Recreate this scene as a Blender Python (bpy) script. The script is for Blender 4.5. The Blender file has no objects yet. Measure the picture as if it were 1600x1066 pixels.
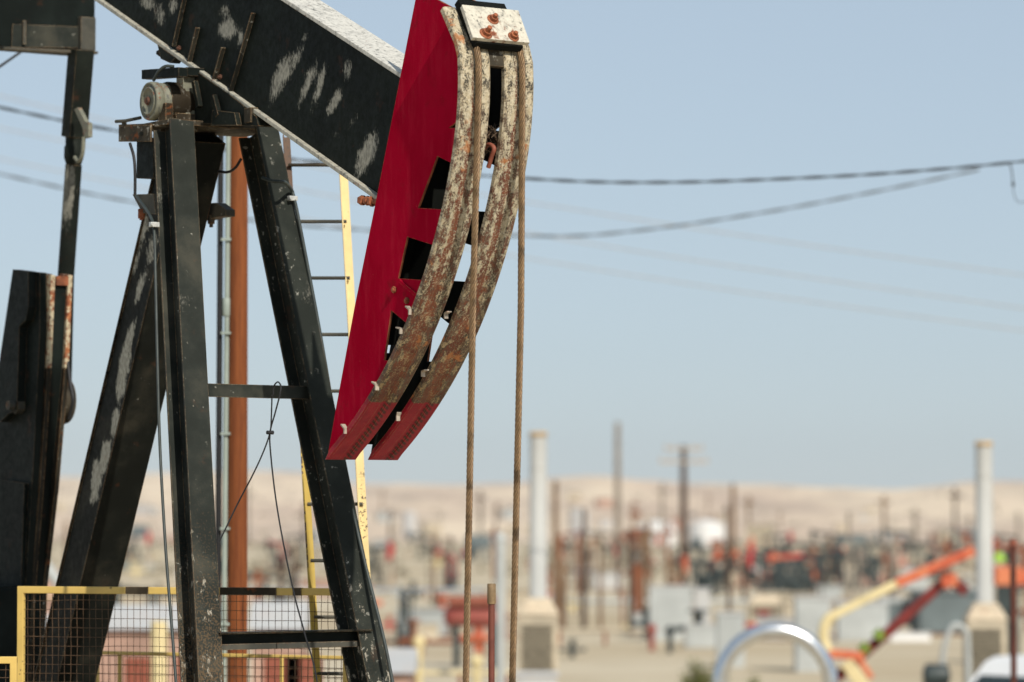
import bpy, bmesh, math, random
from mathutils import Vector, noise
from mathutils.geometry import tessellate_polygon
R = math.radians
random.seed(7)
S = bpy.context.scene
COL = S.collection
V = Vector

# ------------------------------------------------------------------ camera geometry
F = 6000.0                      # focal length in pixels of the 1600 px wide photograph (135 mm)
PITCH = math.atan(287 / F)
RIGHT = V((1, 0, 0)); UP = V((0, -math.sin(PITCH), math.cos(PITCH))); FWD = V((0, math.cos(PITCH), math.sin(PITCH)))
EYE_ABOVE_PAD, EYE_ABOVE_FIELD = 1.7, 4.0
PADZ, FZ = -EYE_ABOVE_PAD, -EYE_ABOVE_FIELD     # the camera is the world origin

def ray(px, py):
    return RIGHT * ((px - 800) / F) + UP * ((533 - py) / F) + FWD
def pd(px, py, depth):          # surveyed point: a pixel at a known distance
    r = ray(px, py); return r * (depth / r.y)
def gx(px, depth): return (px - 800) / F * depth

# pump unit axes: U along the walking beam to the head, W across it, Z up
U = V((.545, -.8385, 0)); W = V((.8385, .545, 0)); Z = V((0, 0, 1))
H0 = pd(722, 110, 19.5)
def hp(px, py, w):
    r = ray(px, py); t = (H0.dot(W) + w) / r.dot(W); return r * t
def sz(p): return ((p - H0).dot(U), p.z)
def PT(s, w, z):
    q = H0 + U * s + W * w; return V((q.x, q.y, z))
def hs(px, py, w): return sz(hp(px, py, w))

# ------------------------------------------------------------------ node materials
class NT:
    def __init__(self, name):
        self.m = bpy.data.materials.new(name); self.m.use_nodes = True
        self.t = self.m.node_tree; self.t.nodes.clear()
        self.out = self.t.nodes.new('ShaderNodeOutputMaterial')
    def n(self, typ, props=None, **ins):
        nd = self.t.nodes.new('ShaderNode' + typ)
        for k, v in (props or {}).items(): setattr(nd, k, v)
        for k, v in ins.items():
            key = int(k[1:]) if k[0] == 'i' and k[1:].isdigit() else k.replace('_', ' ')
            self.set(nd.inputs[key], v)
        return nd
    def set(self, sock, v):
        if hasattr(v, 'outputs'): v = v.outputs[0]
        if isinstance(v, bpy.types.NodeSocket): self.t.links.new(v, sock)
        else:
            if sock.type == 'RGBA' and len(v) == 3: v = (*v, 1)
            sock.default_value = v
    def noise(self, vec, scale, detail=5, rough=.6, out='Fac'):
        return self.n('TexNoise', Vector=vec, Scale=scale, Detail=detail, Roughness=rough).outputs[out]
    def mapping(self, vec, scale=(1, 1, 1), loc=(0, 0, 0), rot=(0, 0, 0)):
        return self.n('Mapping', Vector=vec, Scale=scale, Location=loc, Rotation=rot).outputs[0]
    def ramp(self, fac, lo, hi, a=0., b=1.):
        return self.n('MapRange', {'clamp': True, 'interpolation_type': 'SMOOTHSTEP'}, Value=fac, From_Min=lo, From_Max=hi, To_Min=a, To_Max=b).outputs[0]
    def math(self, op, a, b=0., clamp=False):
        return self.n('Math', {'operation': op, 'use_clamp': clamp}, i0=a, i1=b).outputs[0]
    def mix(self, fac, a, b):
        nd = self.t.nodes.new('ShaderNodeMix'); nd.data_type = 'RGBA'
        self.set(nd.inputs[0], fac); self.set(nd.inputs[6], a); self.set(nd.inputs[7], b)
        return nd.outputs[2]
    def coord(self, o='Object'): return self.n('TexCoord').outputs[o]
    def bsdf(self, col, rough=.5, metal=0., bump=None, bstr=.2, bdist=.01, spec=.5):
        b = self.n('BsdfPrincipled', Base_Color=col, Roughness=rough, Metallic=metal)
        b.inputs['Specular IOR Level'].default_value = spec
        if bump is not None:
            bp = self.n('Bump', Strength=bstr, Distance=bdist, Height=bump); self.t.links.new(bp.outputs[0], b.inputs['Normal'])
        self.t.links.new(b.outputs[0], self.out.inputs[0]); return self.m
    def edge(self, radius=.006):
        bv = self.n('Bevel', {'samples': 4}, Radius=radius)
        g = self.n('NewGeometry')
        d = self.n('VectorMath', {'operation': 'DOT_PRODUCT'}, i0=bv.outputs[0], i1=g.outputs['Normal']).outputs['Value']
        return self.ramp(d, .985, .86)

def m_black(name, chips=.5, edgew=1., dust=.0, base=(.0085, .0105, .0085), rusty=.15, rough=.55, faded=(.17, .165, .14), edgec=(.36, .29, .18), spec=.06, low=0., dirt=.8):
    t = NT(name); c = t.coord()
    n1 = t.noise(c, 3.2, 6); n2 = t.noise(c, 26, 8, .7); n3 = t.noise(c, 90, 4, .6)
    ns = t.noise(t.mapping(c, (22, 22, 4)), 3, 6, .7)
    col = t.mix(t.ramp(n1, .35, .75), base, tuple(x * 1.9 for x in base))
    col = t.mix(t.math('MULTIPLY', t.ramp(n1, .45, .7), dust), col, (.13, .105, .07))
    wear_or_lit = t.n('Attribute', {'attribute_name': 'wear_or_lit'}).outputs['Fac']
    n5 = t.noise(t.mapping(c, (1, 1, .5)), 60, 8, .75)
    n6 = t.noise(t.mapping(c, (60, 60, 7), (0, 0, 0), (0, R(18), 0)), 2.5, 6, .75)
    wm = t.ramp(t.math('ADD', wear_or_lit, t.math('ADD', t.math('MULTIPLY', t.math('SUBTRACT', n6, .5), .75), t.math('ADD', t.math('MULTIPLY', t.math('SUBTRACT', n5, .5), .9), t.math('MULTIPLY', t.math('SUBTRACT', n2, .5), .6)))), .27, .58)
    col = t.mix(t.math('MULTIPLY', wm, .92), col, t.mix(t.ramp(n5, .35, .65), tuple(x * .7 for x in faded), tuple(x * 1.35 for x in faded)))
    chip = t.math('MULTIPLY', t.ramp(n2, .70 - .06 * chips, .73 - .06 * chips), t.ramp(n1, .4, .62))
    col = t.mix(t.math('MULTIPLY', chip, .8), col, (.42, .41, .36))
    if low:
        zc = t.n('SeparateXYZ', Vector=c).outputs[2]; lw = t.math('MULTIPLY', t.ramp(zc, 2.3, .7), low)
        n4 = t.noise(t.mapping(c, (1, 1, .45)), 22, 8, .72)
        col = t.mix(t.math('MULTIPLY', t.ramp(t.math('ADD', n4, t.math('MULTIPLY', lw, .10)), .66, .69), .85), col, (.36, .33, .27))
        col = t.mix(t.math('MULTIPLY', t.ramp(t.math('ADD', n3, t.math('MULTIPLY', lw, .16)), .60, .72), t.math('MULTIPLY', lw, dirt)), col, (.12, .08, .045))
    scr = t.noise(t.mapping(c, (70, 70, 2.2), (0, 0, 0), (0, R(25), 0)), 2.2, 5, .7)
    col = t.mix(t.math('MULTIPLY', t.math('MULTIPLY', t.ramp(scr, .69, .73), t.ramp(n1, .45, .65)), .5), col, (.30, .29, .25))
    speck = t.ramp(n3, .775, .80)
    col = t.mix(t.math('MULTIPLY', speck, .6), col, (.45, .43, .38))
    rm = t.math('MULTIPLY', t.ramp(t.noise(t.mapping(c, (1, 1, 1), (5, 3, 1)), 7, 7, .7), .60, .68), rusty)
    col = t.mix(rm, col, (.17, .055, .02))
    e = t.math('MULTIPLY', t.edge(.006), t.math('MULTIPLY', t.ramp(t.math('ADD', n2, n1), .80, 1.05), edgew), True)
    col = t.mix(e, col, t.mix(t.ramp(n3, .4, .6), edgec, (.16, .07, .03)))
    return t.bsdf(col, t.ramp(n2, .3, .7, rough - .1, rough + .15), 0, t.math('ADD', n2, t.math('MULTIPLY', n1, .6)), .25, .006, spec)

def m_plain(name, col, rough=.6, metal=0., var=.25, scale=8, spec=.4, rust=0., rcol=(.2, .07, .025), bs=.15):
    t = NT(name); c = t.coord(); n1 = t.noise(c, scale, 6); n2 = t.noise(c, scale * 8, 4)
    k = t.mix(t.ramp(n1, .3, .7), tuple(x * (1 - var) for x in col), tuple(min(1, x * (1 + var * .5)) for x in col))
    if rust: k = t.mix(t.math('MULTIPLY', t.ramp(t.math('ADD', n1, t.math('MULTIPLY', n2, .4)), .74 - .1 * rust, .80 - .1 * rust), min(1, rust)), k, rcol)
    return t.bsdf(k, rough, metal, n2, bs, .005, spec)

def m_red():
    t = NT('crimson_paint'); c = t.coord()
    n1 = t.noise(c, 2.5, 5); n2 = t.noise(c, 45, 6, .65); n3 = t.noise(c, 120, 3)
    col = t.mix(t.ramp(n1, .3, .7), (.30, .0022, .017), (.37, .004, .024))
    scr = t.noise(t.mapping(c, (30, 30, 3), (0, 0, 0), (0, R(20), 0)), 4, 6, .75)
    col = t.mix(t.math('MULTIPLY', t.ramp(scr, .69, .74), .5), col, (.42, .05, .035))
    col = t.mix(t.math('MULTIPLY', t.ramp(n2, .705, .73), .75), col, (.36, .12, .06))
    col = t.mix(t.math('MULTIPLY', t.ramp(n1, .62, .72), .35), col, (.19, .006, .012))
    n4 = t.noise(t.mapping(c, (7, 7, 1.1)), 2.2, 7, .72)
    col = t.mix(t.math('MULTIPLY', t.ramp(n4, .46, .72), .32), col, (.50, .030, .058))
    col = t.mix(t.math('MULTIPLY', t.ramp(n4, .40, .27), .3), col, (.17, .006, .014))
    n6 = t.noise(t.mapping(c, (34, 34, 2.2), (3, 3, 3)), 2., 7, .75)
    col = t.mix(t.math('MULTIPLY', t.ramp(n6, .655, .70), .55), col, (.22, .055, .028))
    col = t.mix(t.math('MULTIPLY', t.ramp(t.noise(c, 5, 7, .7), .56, .68), .45), col, (.16, .012, .016))
    col = t.mix(t.math('MULTIPLY', t.ramp(t.noise(t.mapping(c, (1, 1, .6), (7, 1, 2)), 95, 5, .7), .70, .73), .6), col, (.46, .16, .12))
    e = t.math('MULTIPLY', t.edge(.006), t.ramp(n2, .42, .6))
    col = t.mix(e, col, (.40, .17, .08))
    return t.bsdf(col, .42, 0, t.math('ADD', n2, t.math('MULTIPLY', n3, .4)), .35, .004, .0)

def m_track():
    t = NT('worn_track_paint'); uv = t.coord('UV'); c = t.coord()
    sp = t.n('SeparateXYZ', Vector=uv); u, v = sp.outputs[0], sp.outputs[1]
    n1 = t.noise(c, 9, 6, .7); n2 = t.noise(c, 48, 8, .72)
    nl = t.noise(t.mapping(uv, (10, 40, 1)), 3.0, 8, .74); n2b = t.noise(c, 105, 8, .74); n1b = t.noise(t.mapping(uv, (3.2, 22, 1)), 1.6, 5, .6)
    cream = t.mix(t.ramp(n2, .35, .65), (.55, .49, .36), (.40, .33, .21))
    cream = t.mix(t.ramp(v, .4, .8), cream, (.36, .25, .12))
    dark = t.mix(t.ramp(n1, .4, .6), (.030, .028, .021), (.085, .075, .054))
    thr = t.ramp(v, .1, .8, .012, -.045)
    fl = t.ramp(t.math('ADD', t.math('ADD', t.math('MULTIPLY', nl, .5), t.math('MULTIPLY', n2, .5)), t.math('MULTIPLY', t.math('SUBTRACT', n1, .5), .35)), .5, .56)
    fl = t.ramp(t.math('SUBTRACT', t.math('ADD', t.math('MULTIPLY', nl, .28), t.math('ADD', t.math('MULTIPLY', n2b, .40), t.math('MULTIPLY', n1b, .42))), thr), .52, .60)
    col = t.mix(fl, cream, dark)
    # rust run beside the rope
    dist = t.math('ABSOLUTE', t.math('SUBTRACT', u, t.math('ADD', .40, t.math('MULTIPLY', t.math('SUBTRACT', n1, .5), .34))))
    width = t.math('MULTIPLY', t.ramp(v, .08, .75, .04, .25), t.ramp(n1b, .3, .7, .4, 1.6))
    rust = t.math('MULTIPLY', t.ramp(t.math('DIVIDE', dist, width), 1.15, .75), t.ramp(v, .07, .2))
    col = t.mix(t.math('MULTIPLY', rust, t.ramp(n2b, .40, .55)), col, t.mix(t.ramp(n1, .4, .62), (.105, .026, .014), (.24, .065, .026)))
    stain = t.math('MULTIPLY', t.math('MULTIPLY', t.ramp(n1b, .44, .62), t.ramp(v, .12, .4)), t.ramp(n2b, .36, .56))
    col = t.mix(t.math('MULTIPLY', stain, .8), col, (.16, .048, .024))
    orange = t.ramp(t.noise(t.mapping(c, (1, 1, 1), (3, 1, 7)), 6, 6, .7), .585, .65)
    col = t.mix(t.math('MULTIPLY', orange, .8), col, (.42, .16, .05))
    # repainted foot, with the rope's greasy rub mark
    redm = t.ramp(t.math('ADD', v, t.math('MULTIPLY', t.math('SUBTRACT', n2, .5), .012)), .815, .819)
    red = t.mix(t.ramp(n1, .4, .6), (.27, .004, .018), (.33, .010, .022))
    lay = t.math('SINE', t.math('MULTIPLY', t.math('SUBTRACT', v, t.math('MULTIPLY', u, .045)), 520))
    gr = t.math('MULTIPLY', t.ramp(t.math('ABSOLUTE', t.math('SUBTRACT', u, .66)), .17, .07), t.ramp(t.math('ADD', lay, t.math('MULTIPLY', n2, 2.4)), .1, 1.5))
    red = t.mix(t.math('MULTIPLY', gr, .85), red, (.045, .016, .012))
    red = t.mix(t.math('MULTIPLY', t.ramp(n2, .66, .70), .6), red, (.30, .17, .08))
    col = t.mix(redm, col, red)
    e = t.math('MULTIPLY', t.edge(.006), t.ramp(n2, .40, .56))
    col = t.mix(e, col, (.38, .24, .12))
    return t.bsdf(col, .6, 0, t.math('ADD', fl, t.math('MULTIPLY', n2, 1.2)), .55, .004, .35)

def m_cream_rust(name, cream=(.64, .59, .45), amount=.5):
    t = NT(name); c = t.coord(); n1 = t.noise(c, 7, 6, .7); n2 = t.noise(c, 40, 8, .7)
    nv = t.noise(t.mapping(c, (26, 26, 7)), 2, 6, .7)
    k = t.mix(t.ramp(n2, .35, .65), cream, tuple(x * .8 for x in cream))
    a = t.math('ADD', t.math('MULTIPLY', n1, .6), t.math('MULTIPLY', n2, .4))
    k = t.mix(t.math('MULTIPLY', t.ramp(t.math('ADD', t.math('MULTIPLY', t.noise(t.mapping(c, (1, 1, .5), (2, 7, 3)), 17, 6, .65), .7), t.math('MULTIPLY', n2, .3)), .48, .62), .6), k, tuple(x * .45 + .03 for x in cream))
    k = t.mix(t.math('MULTIPLY', t.ramp(t.math('ADD', t.math('MULTIPLY', nv, .55), t.math('MULTIPLY', n2, .45)), .545, .60), .85), k, (.085, .09, .08))
    k = t.mix(t.ramp(a, .60 - .12 * amount, .66 - .12 * amount), k, t.mix(t.ramp(n2, .4, .6), (.40, .14, .045), (.17, .05, .022)))
    return t.bsdf(k, .62, 0, n2, .45, .004, .35)

def m_yellow(name='yellow_paint', col=(.62, .44, .10), chips=.5):
    t = NT(name); c = t.coord(); n1 = t.noise(c, 6, 5); n2 = t.noise(c, 42, 8, .72)
    k = t.mix(t.ramp(n1, .3, .7), tuple(x * .85 for x in col), col)
    wear_or_lit = t.n('Attribute', {'attribute_name': 'wear_or_lit'}).outputs['Fac']
    w = t.ramp(t.math('ADD', wear_or_lit, t.math('ADD', t.math('MULTIPLY', n2, .7), t.math('MULTIPLY', n1, .4))), .70 - .07 * chips, .74 - .07 * chips)
    k = t.mix(w, k, t.mix(t.ramp(n2, .5, .7), (.10, .05, .025), (.03, .025, .02)))
    return t.bsdf(k, .5, 0, n2, .35, .003, .4)

def m_wood():
    t = NT('orange_brown_wood'); c = t.coord()
    n1 = t.noise(t.mapping(c, (9, 9, .5)), 3, 8, .7); n2 = t.noise(t.mapping(c, (30, 30, 1.2)), 3, 6, .7)
    k = t.mix(t.ramp(n1, .3, .7), (.13, .036, .011), (.235, .072, .02))
    k = t.mix(t.math('MULTIPLY', t.ramp(n2, .56, .66), .6), k, (.09, .03, .012))
    kn = t.n('TexVoronoi', Vector=t.mapping(c, (1, 1, .38)), Scale=5.5).outputs['Distance']
    k = t.mix(t.math('MULTIPLY', t.ramp(kn, .19, .05), .9), k, (.04, .016, .008))
    return t.bsdf(k, .8, 0, n2, .4, .006, .25)

def m_ground():
    t = NT('dry_tan_soil'); c = t.coord()
    n1 = t.noise(c, .035, 6, .6); n2 = t.noise(c, .4, 6, .65); n3 = t.noise(c, 5, 6)
    k = t.mix(t.ramp(n1, .35, .65), (.45, .365, .245), (.56, .485, .36))
    k = t.mix(t.math('MULTIPLY', t.ramp(n2, .5, .7), .5), k, (.36, .285, .19))
    k = t.mix(t.math('MULTIPLY', t.ramp(n3, .6, .7), .4), k, (.25, .19, .12))
    return t.bsdf(k, .95, 0, n3, .4, .05, .1)

def m_hills():
    t = NT('dry_hill_soil'); c = t.coord()
    cm = t.mapping(c, (1, .22, 1)); n1 = t.noise(cm, .008, 6, .6); n2 = t.noise(cm, .05, 6, .65)
    k = t.mix(t.ramp(n1, .4, .6), (.55, .43, .335), (.71, .585, .44))
    k = t.mix(t.math('MULTIPLY', t.ramp(n2, .48, .62), .6), k, (.40, .325, .265))
    return t.bsdf(k, .95, 0, n2, .6, 2.0, .05)

M = {}
M['black'] = m_black('chipped_black_paint', .5, 1.)
M['leg'] = m_black('chipped_leg_paint', .9, 1.1, .2, (.020, .023, .020), .1, low=1.)  # base lighter than the beam black, sunlight on the legs put into it
M['legfar'] = m_black('flaked_leg_paint', 1.6, 1.2, .05, (.018, .021, .018), .1, low=.8, dirt=.1)
M['beam'] = m_black('faded_beam_paint', .15, .8, 0., (.0062, .0082, .0062), .12, .5, (.29,.28,.235))  # base set darker, the beam's shade put into its black
M['flange'] = m_cream_rust('weathered_flange_paint', (.60, .58, .52), .15)
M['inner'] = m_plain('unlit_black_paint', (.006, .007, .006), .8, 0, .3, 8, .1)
M['red'] = m_red()
M['track'] = m_track()
M['hanger'] = m_cream_rust('hanger_plate_paint', (.60, .56, .46), .5)
M['bearing'] = m_black('greasy_bearing_paint', 2., 2., .6, (.028, .022, .015), 1.4, .6, edgec=(.45, .34, .2))
M['bearcap'] = m_cream_rust('bearing_cap_paint', (.20, .20, .15), .5)
M['saddle'] = m_black('rusted_saddle_paint', 2.2, 2., .7, (.035, .03, .022), .9, .65, edgec=(.42, .30, .16))
M['rust'] = m_plain('bare_rust', (.24, .075, .03), .8, 0, .5, 20)
M['rustbolt'] = m_plain('rusty_bolt', (.30, .095, .04), .75, 0, .5, 40)
M['darkbolt'] = m_plain('dark_rusty_bolt', (.11, .045, .025), .8, 0, .6, 40)
M['clip'] = m_cream_rust('bent_clip_paint', (.42, .36, .29), .6)
M['redprimer'] = m_plain('red_oxide', (.30, .085, .05), .65, 0, .4, 14, .4, .4, (.12, .05, .03))
M['rope'] = m_plain('wire_rope_steel', (.29, .185, .095), .5, .35, .75, 7, .4, .5, (.07, .045, .03))
M['yellow'] = m_yellow('yellow_guard_paint', (.66, .46, .13), .55)
M['cream'] = m_yellow('pale_yellow_ladder_paint', (.72, .56, .26), .05)
M['oldyellow'] = m_yellow('chipped_yellow_ladder_paint', (.50, .35, .06), .75)
M['wire'] = m_plain('rusted_mesh_wire', (.11, .065, .035), .75, 0, .5, 30)
M['hose'] = m_plain('grey_rubber_hose', (.035, .045, .042), .5, 0, .3, 12)
M['cable'] = m_plain('black_cable_jacket', (.012, .012, .013), .55)
M['wood'] = m_wood()
M['conduit'] = m_plain('pale_green_conduit', (.30, .35, .31), .5, 0, .15, 4)
M['galv'] = m_plain('galvanised_clip', (.55, .56, .54), .45, .3, .3, 30)
M['rib'] = m_black('scraped_rib_paint', 1., 1.5, .3, (.05, .05, .043), .6)
M['ribdark'] = m_black('chipped_rib_paint', 1.6, 2., .2, (.016, .016, .013), .9)
M['crank'] = m_black('crank_paint', .25, .7, 0., (.0065, .009, .008), .15, .5)
M['crankedge'] = m_cream_rust('crank_edge_paint', (.50, .43, .29), .95)
M['wristpin'] = m_black('wrist_pin_paint', 1.5, 2.5, .4, (.02, .018, .014), .8, edgec=(.40, .26, .13))
M['brown'] = m_plain('oiled_rust_pipe', (.16, .042, .025), .55, 0, .3, 16, .5, .25, (.08, .035, .02))
M['coupling'] = m_plain('brass_brown_coupling', (.28, .19, .10), .6, .2, .35, 25)
M['ground'] = m_ground(); M['hills'] = m_hills()
M['white'] = m_plain('white_paint', (.50, .50, .49), .5, 0, .12, 1.5, .4, .18, (.30, .18, .10))
M['brightwhite'] = m_plain('bright_white_paint', (.74, .74, .73), .5, 0, .06, .3)
M['stack'] = m_plain('white_stack_paint', (.44, .44, .415), .55, 0, .1, .9, .3)
M['stacktop'] = m_plain('scorched_stack_rim', (.52, .36, .18), .7, 0, .4, 4)
M['hood'] = m_cream_rust('rust_stained_hood', (.64, .53, .38), .35)
M['tan'] = m_plain('tan_housing_paint', (.50, .43, .32), .7, 0, .25, 2)
M['slat'] = m_plain('dusty_louvre', (.20, .175, .125), .7, 0, .5, 9)
M['grey'] = m_plain('pale_grey_paint', (.42, .44, .43), .55, 0, .15, 1)
M['steel'] = m_plain('blue_grey_paint', (.13, .16, .165), .55, 0, .25, 1)
M['alu'] = m_plain('aluminium_cladding', (.66, .68, .70), .24, .95, .1, 6)
M['orange'] = m_plain('faded_orange_paint', (.56, .105, .045), .6, 0, .3, 2, .4, .35, (.55, .34, .16))
M['paleyel'] = m_plain('pale_cream_paint', (.66, .55, .30), .55, 0, .2, 2)
M['dred'] = m_plain('dark_red_paint', (.15, .016, .012), .55, 0, .4, 3)
M['bred'] = m_plain('bright_red_paint', (.45, .03, .03), .5, 0, .3, 3)
M['redtank'] = m_plain('dull_red_paint', (.33, .085, .07), .7, 0, .45, 1.5, .2, .4, (.2, .1, .07))
M['brickred'] = m_plain('brick_red_cladding', (.45, .29, .225), .7, 0, .35, .8)
M['dark'] = m_plain('oily_dark_paint', (.034, .047, .047), .5, 0, .5, 2)
M['limeband'] = m_plain('moss_green_paint', (.16, .24, .03), .6, 0, .4, 6)
M['lime'] = m_plain('lime_paint', (.32, .55, .05), .5)
M['pole'] = m_plain('weathered_pole_wood', (.20, .125, .075), .9, 0, .35, 1.2, .2)
M['polegrey'] = m_plain('grey_pole_wood', (.26, .22, .18), .9, 0, .3, 1.2, .2)
M['poledark'] = m_plain('dark_pole_wood', (.085, .055, .04), .9, 0, .35, 1.2, .2)
M['insul'] = m_plain('brown_insulator', (.45, .36, .27), .5)
M['glass'] = m_plain('dark_window_glass', (.02, .03, .03), .1, 0, .1)
M['tyre'] = m_plain('black_tyre', (.02, .02, .02), .85)
M['leaf'] = m_plain('dusty_green_leaf', (.13, .14, .04), .8, 0, .5, 6, .2)
M['scrub'] = m_plain('grey_green_scrub', (.22, .19, .13), .9, 0, .5, .4, .1)
M['twig'] = m_plain('dry_twig', (.12, .08, .05), .9)
M['line'] = m_plain('overhead_line_jacket', (.045, .052, .06), .6)
M['line2'] = m_plain('grey_line_jacket', (.12, .13, .14), .6)
M['thinline'] = m_plain('bare_line_wire', (.40, .38, .36), .5)

# ------------------------------------------------------------------ mesh builder
class MB:
    def __init__(self): self.v = []; self.f = []; self.mi = []; self.uv = {}; self.sm = []
    def add(self, vs, fs, mi=0, smooth=False, uvs=None):
        b = len(self.v); self.v += [V(p) for p in vs]
        for f in fs:
            self.f.append([b + i for i in f]); self.mi.append(mi); self.sm.append(smooth)
        if uvs:
            for i, q in enumerate(uvs): self.uv[b + i] = q
        return self
    def box(self, o, a, b, c, mi=0):          # corner o, edge vectors a b c
        o, a, b, c = V(o), V(a), V(b), V(c)
        if a.cross(b).dot(c) < 0: a, b = b, a
        vs = [o, o + a, o + a + b, o + b, o + c, o + a + c, o + a + b + c, o + b + c]
        return self.add(vs, [(0, 3, 2, 1), (4, 5, 6, 7), (0, 1, 5, 4), (1, 2, 6, 5), (2, 3, 7, 6), (3, 0, 4, 7)], mi)
    def cbox(self, c, x, y, z, sx, sy, sz_, mi=0):   # centred box, unit axes and sizes
        x, y, z = V(x).normalized() * sx, V(y).normalized() * sy, V(z).normalized() * sz_
        return self.box(V(c) - (x + y + z) / 2, x, y, z, mi)
    def bar(self, p0, p1, side, wa, wb, mi=0, wa1=None, wb1=None):   # box from p0 to p1; side = direction of wa
        p0, p1 = V(p0), V(p1); d = (p1 - p0).normalized()
        a = V(side) - d * V(side).dot(d); a.normalize(); b = d.cross(a)
        wa1 = wa if wa1 is None else wa1; wb1 = wb if wb1 is None else wb1
        vs = []
        for p, qa, qb in ((p0, wa, wb), (p1, wa1, wb1)):
            for i, j in ((-1, -1), (1, -1), (1, 1), (-1, 1)): vs.append(p + a * (i * qa / 2) + b * (j * qb / 2))
        return self.add(vs, [(3, 2, 1, 0), (4, 5, 6, 7), (0, 1, 5, 4), (1, 2, 6, 5), (2, 3, 7, 6), (3, 0, 4, 7)], mi)
    def hbeam(self, p0, p1, dep, depth, width, tf=.014, tw=.010):
        p0, p1 = V(p0), V(p1); d = (p1 - p0).normalized()
        a = V(dep) - d * V(dep).dot(d); a.normalize(); b = d.cross(a)
        for s in (-1, 1):
            o = a * (s * (depth - tf) / 2); self.bar(p0 + o, p1 + o, a, tf, width)
        self.bar(p0, p1, a, depth - 2 * tf, tw); return self
    def tube(self, pts, r, n=8, mi=0, caps=True, r1=None, ref=None):
        pts = [V(p) for p in pts]; m = len(pts); rings = []; prev = None
        for i, p in enumerate(pts):
            d = (pts[min(i + 1, m - 1)] - pts[max(i - 1, 0)]).normalized()
            if prev is None:
                a = V(ref) if ref else (V((0, 0, 1)) if abs(d.z) < .9 else V((1, 0, 0)))
            else: a = prev
            a = (a - d * a.dot(d)).normalized(); prev = a; b = d.cross(a)
            rr = r if r1 is None else r + (r1 - r) * i / (m - 1)
            rings.append([p + (a * math.cos(2 * math.pi * k / n) + b * math.sin(2 * math.pi * k / n)) * rr for k in range(n)])
        vs = [q for g in rings for q in g]; fs = []
        for i in range(m - 1):
            for k in range(n):
                k2 = (k + 1) % n; fs.append((i * n + k, i * n + k2, (i + 1) * n + k2, (i + 1) * n + k))
        self.add(vs, fs, mi, n > 6)
        if caps: self.add(rings[0], [tuple(range(n))[::-1]], mi); self.add(rings[-1], [tuple(range(n))], mi)
        return self
    def lathe(self, p0, axis, prof, n=24, mi=0):     # prof: (distance along axis, radius)
        axis = V(axis).normalized(); a = V((0, 0, 1)) if abs(axis.z) < .9 else V((1, 0, 0))
        a = (a - axis * a.dot(axis)).normalized(); b = axis.cross(a); vs = []; fs = []
        for t, r in prof:
            for k in range(n):
                an = 2 * math.pi * k / n; vs.append(V(p0) + axis * t + (a * math.cos(an) + b * math.sin(an)) * r)
        for i in range(len(prof) - 1):
            for k in range(n):
                k2 = (k + 1) % n; fs.append((i * n + k, i * n + k2, (i + 1) * n + k2, (i + 1) * n + k))
        self.add(vs, fs, mi, True)
        self.add(vs[:n], [tuple(range(n))[::-1]], mi); self.add(vs[-n:], [tuple(range(n))], mi); return self
    def prism(self, poly, ext, mi=(0, 0, 0)):        # planar outline pushed along ext; mi: front, back, edges
        poly = [V(p) for p in poly]; ext = V(ext); n = len(poly)
        tris = tessellate_polygon([poly])
        nrm = sum(((poly[a] - poly[c]).cross(poly[b] - poly[c]) for a, b, c in tris[:1]), V())
        back = [p + ext for p in poly]
        area = V()
        for i in range(n): area += poly[i].cross(poly[(i + 1) % n])
        flip = area.dot(ext) > 0
        ft = []
        for t in tris:
            q = (poly[t[1]] - poly[t[0]]).cross(poly[t[2]] - poly[t[0]])
            ft.append(tuple(t) if q.dot(ext) < 0 else tuple(t)[::-1])
        self.add(poly, ft, mi[0]); self.add(back, [t[::-1] for t in ft], mi[1])
        sd = []
        for i in range(n):
            j = (i + 1) % n; sd.append((i, n + i, n + j, j) if not flip else (j, n + j, n + i, i))
        sd = [s[::-1] for s in sd]
        self.add(poly + back, sd, mi[2]); return self
    def build(self, name, mats, parent=None, bevel=0., origin=None, attr=None):
        me = bpy.data.meshes.new(name)
        if parent is not None:
            root = parent
            while root.parent: root = root.parent
            o0 = root.location.copy()
        else: o0 = V(origin) if origin is not None else V((0, 0, 0))
        me.from_pydata([p - o0 for p in self.v], [], self.f)
        for m in (mats if isinstance(mats, (list, tuple)) else [mats]): me.materials.append(m)
        me.polygons.foreach_set('material_index', self.mi); me.polygons.foreach_set('use_smooth', self.sm)
        if self.uv:
            L = me.uv_layers.new(name='UVMap')
            for lp in me.loops: L.data[lp.index].uv = self.uv.get(lp.vertex_index, (0, 0))
        if attr:
            a = me.attributes.new('wear_or_lit', 'FLOAT', 'POINT'); a.data.foreach_set('value', [attr(p) for p in self.v])
        me.update()
        o = bpy.data.objects.new(name, me); COL.objects.link(o)
        if parent is not None: o.parent = parent
        else: o.location = o0
        if bevel:
            b = o.modifiers.new('bevel', 'BEVEL'); b.width = bevel; b.segments = 2; b.limit_method = 'ANGLE'; b.harden_normals = False
        return o

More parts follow.
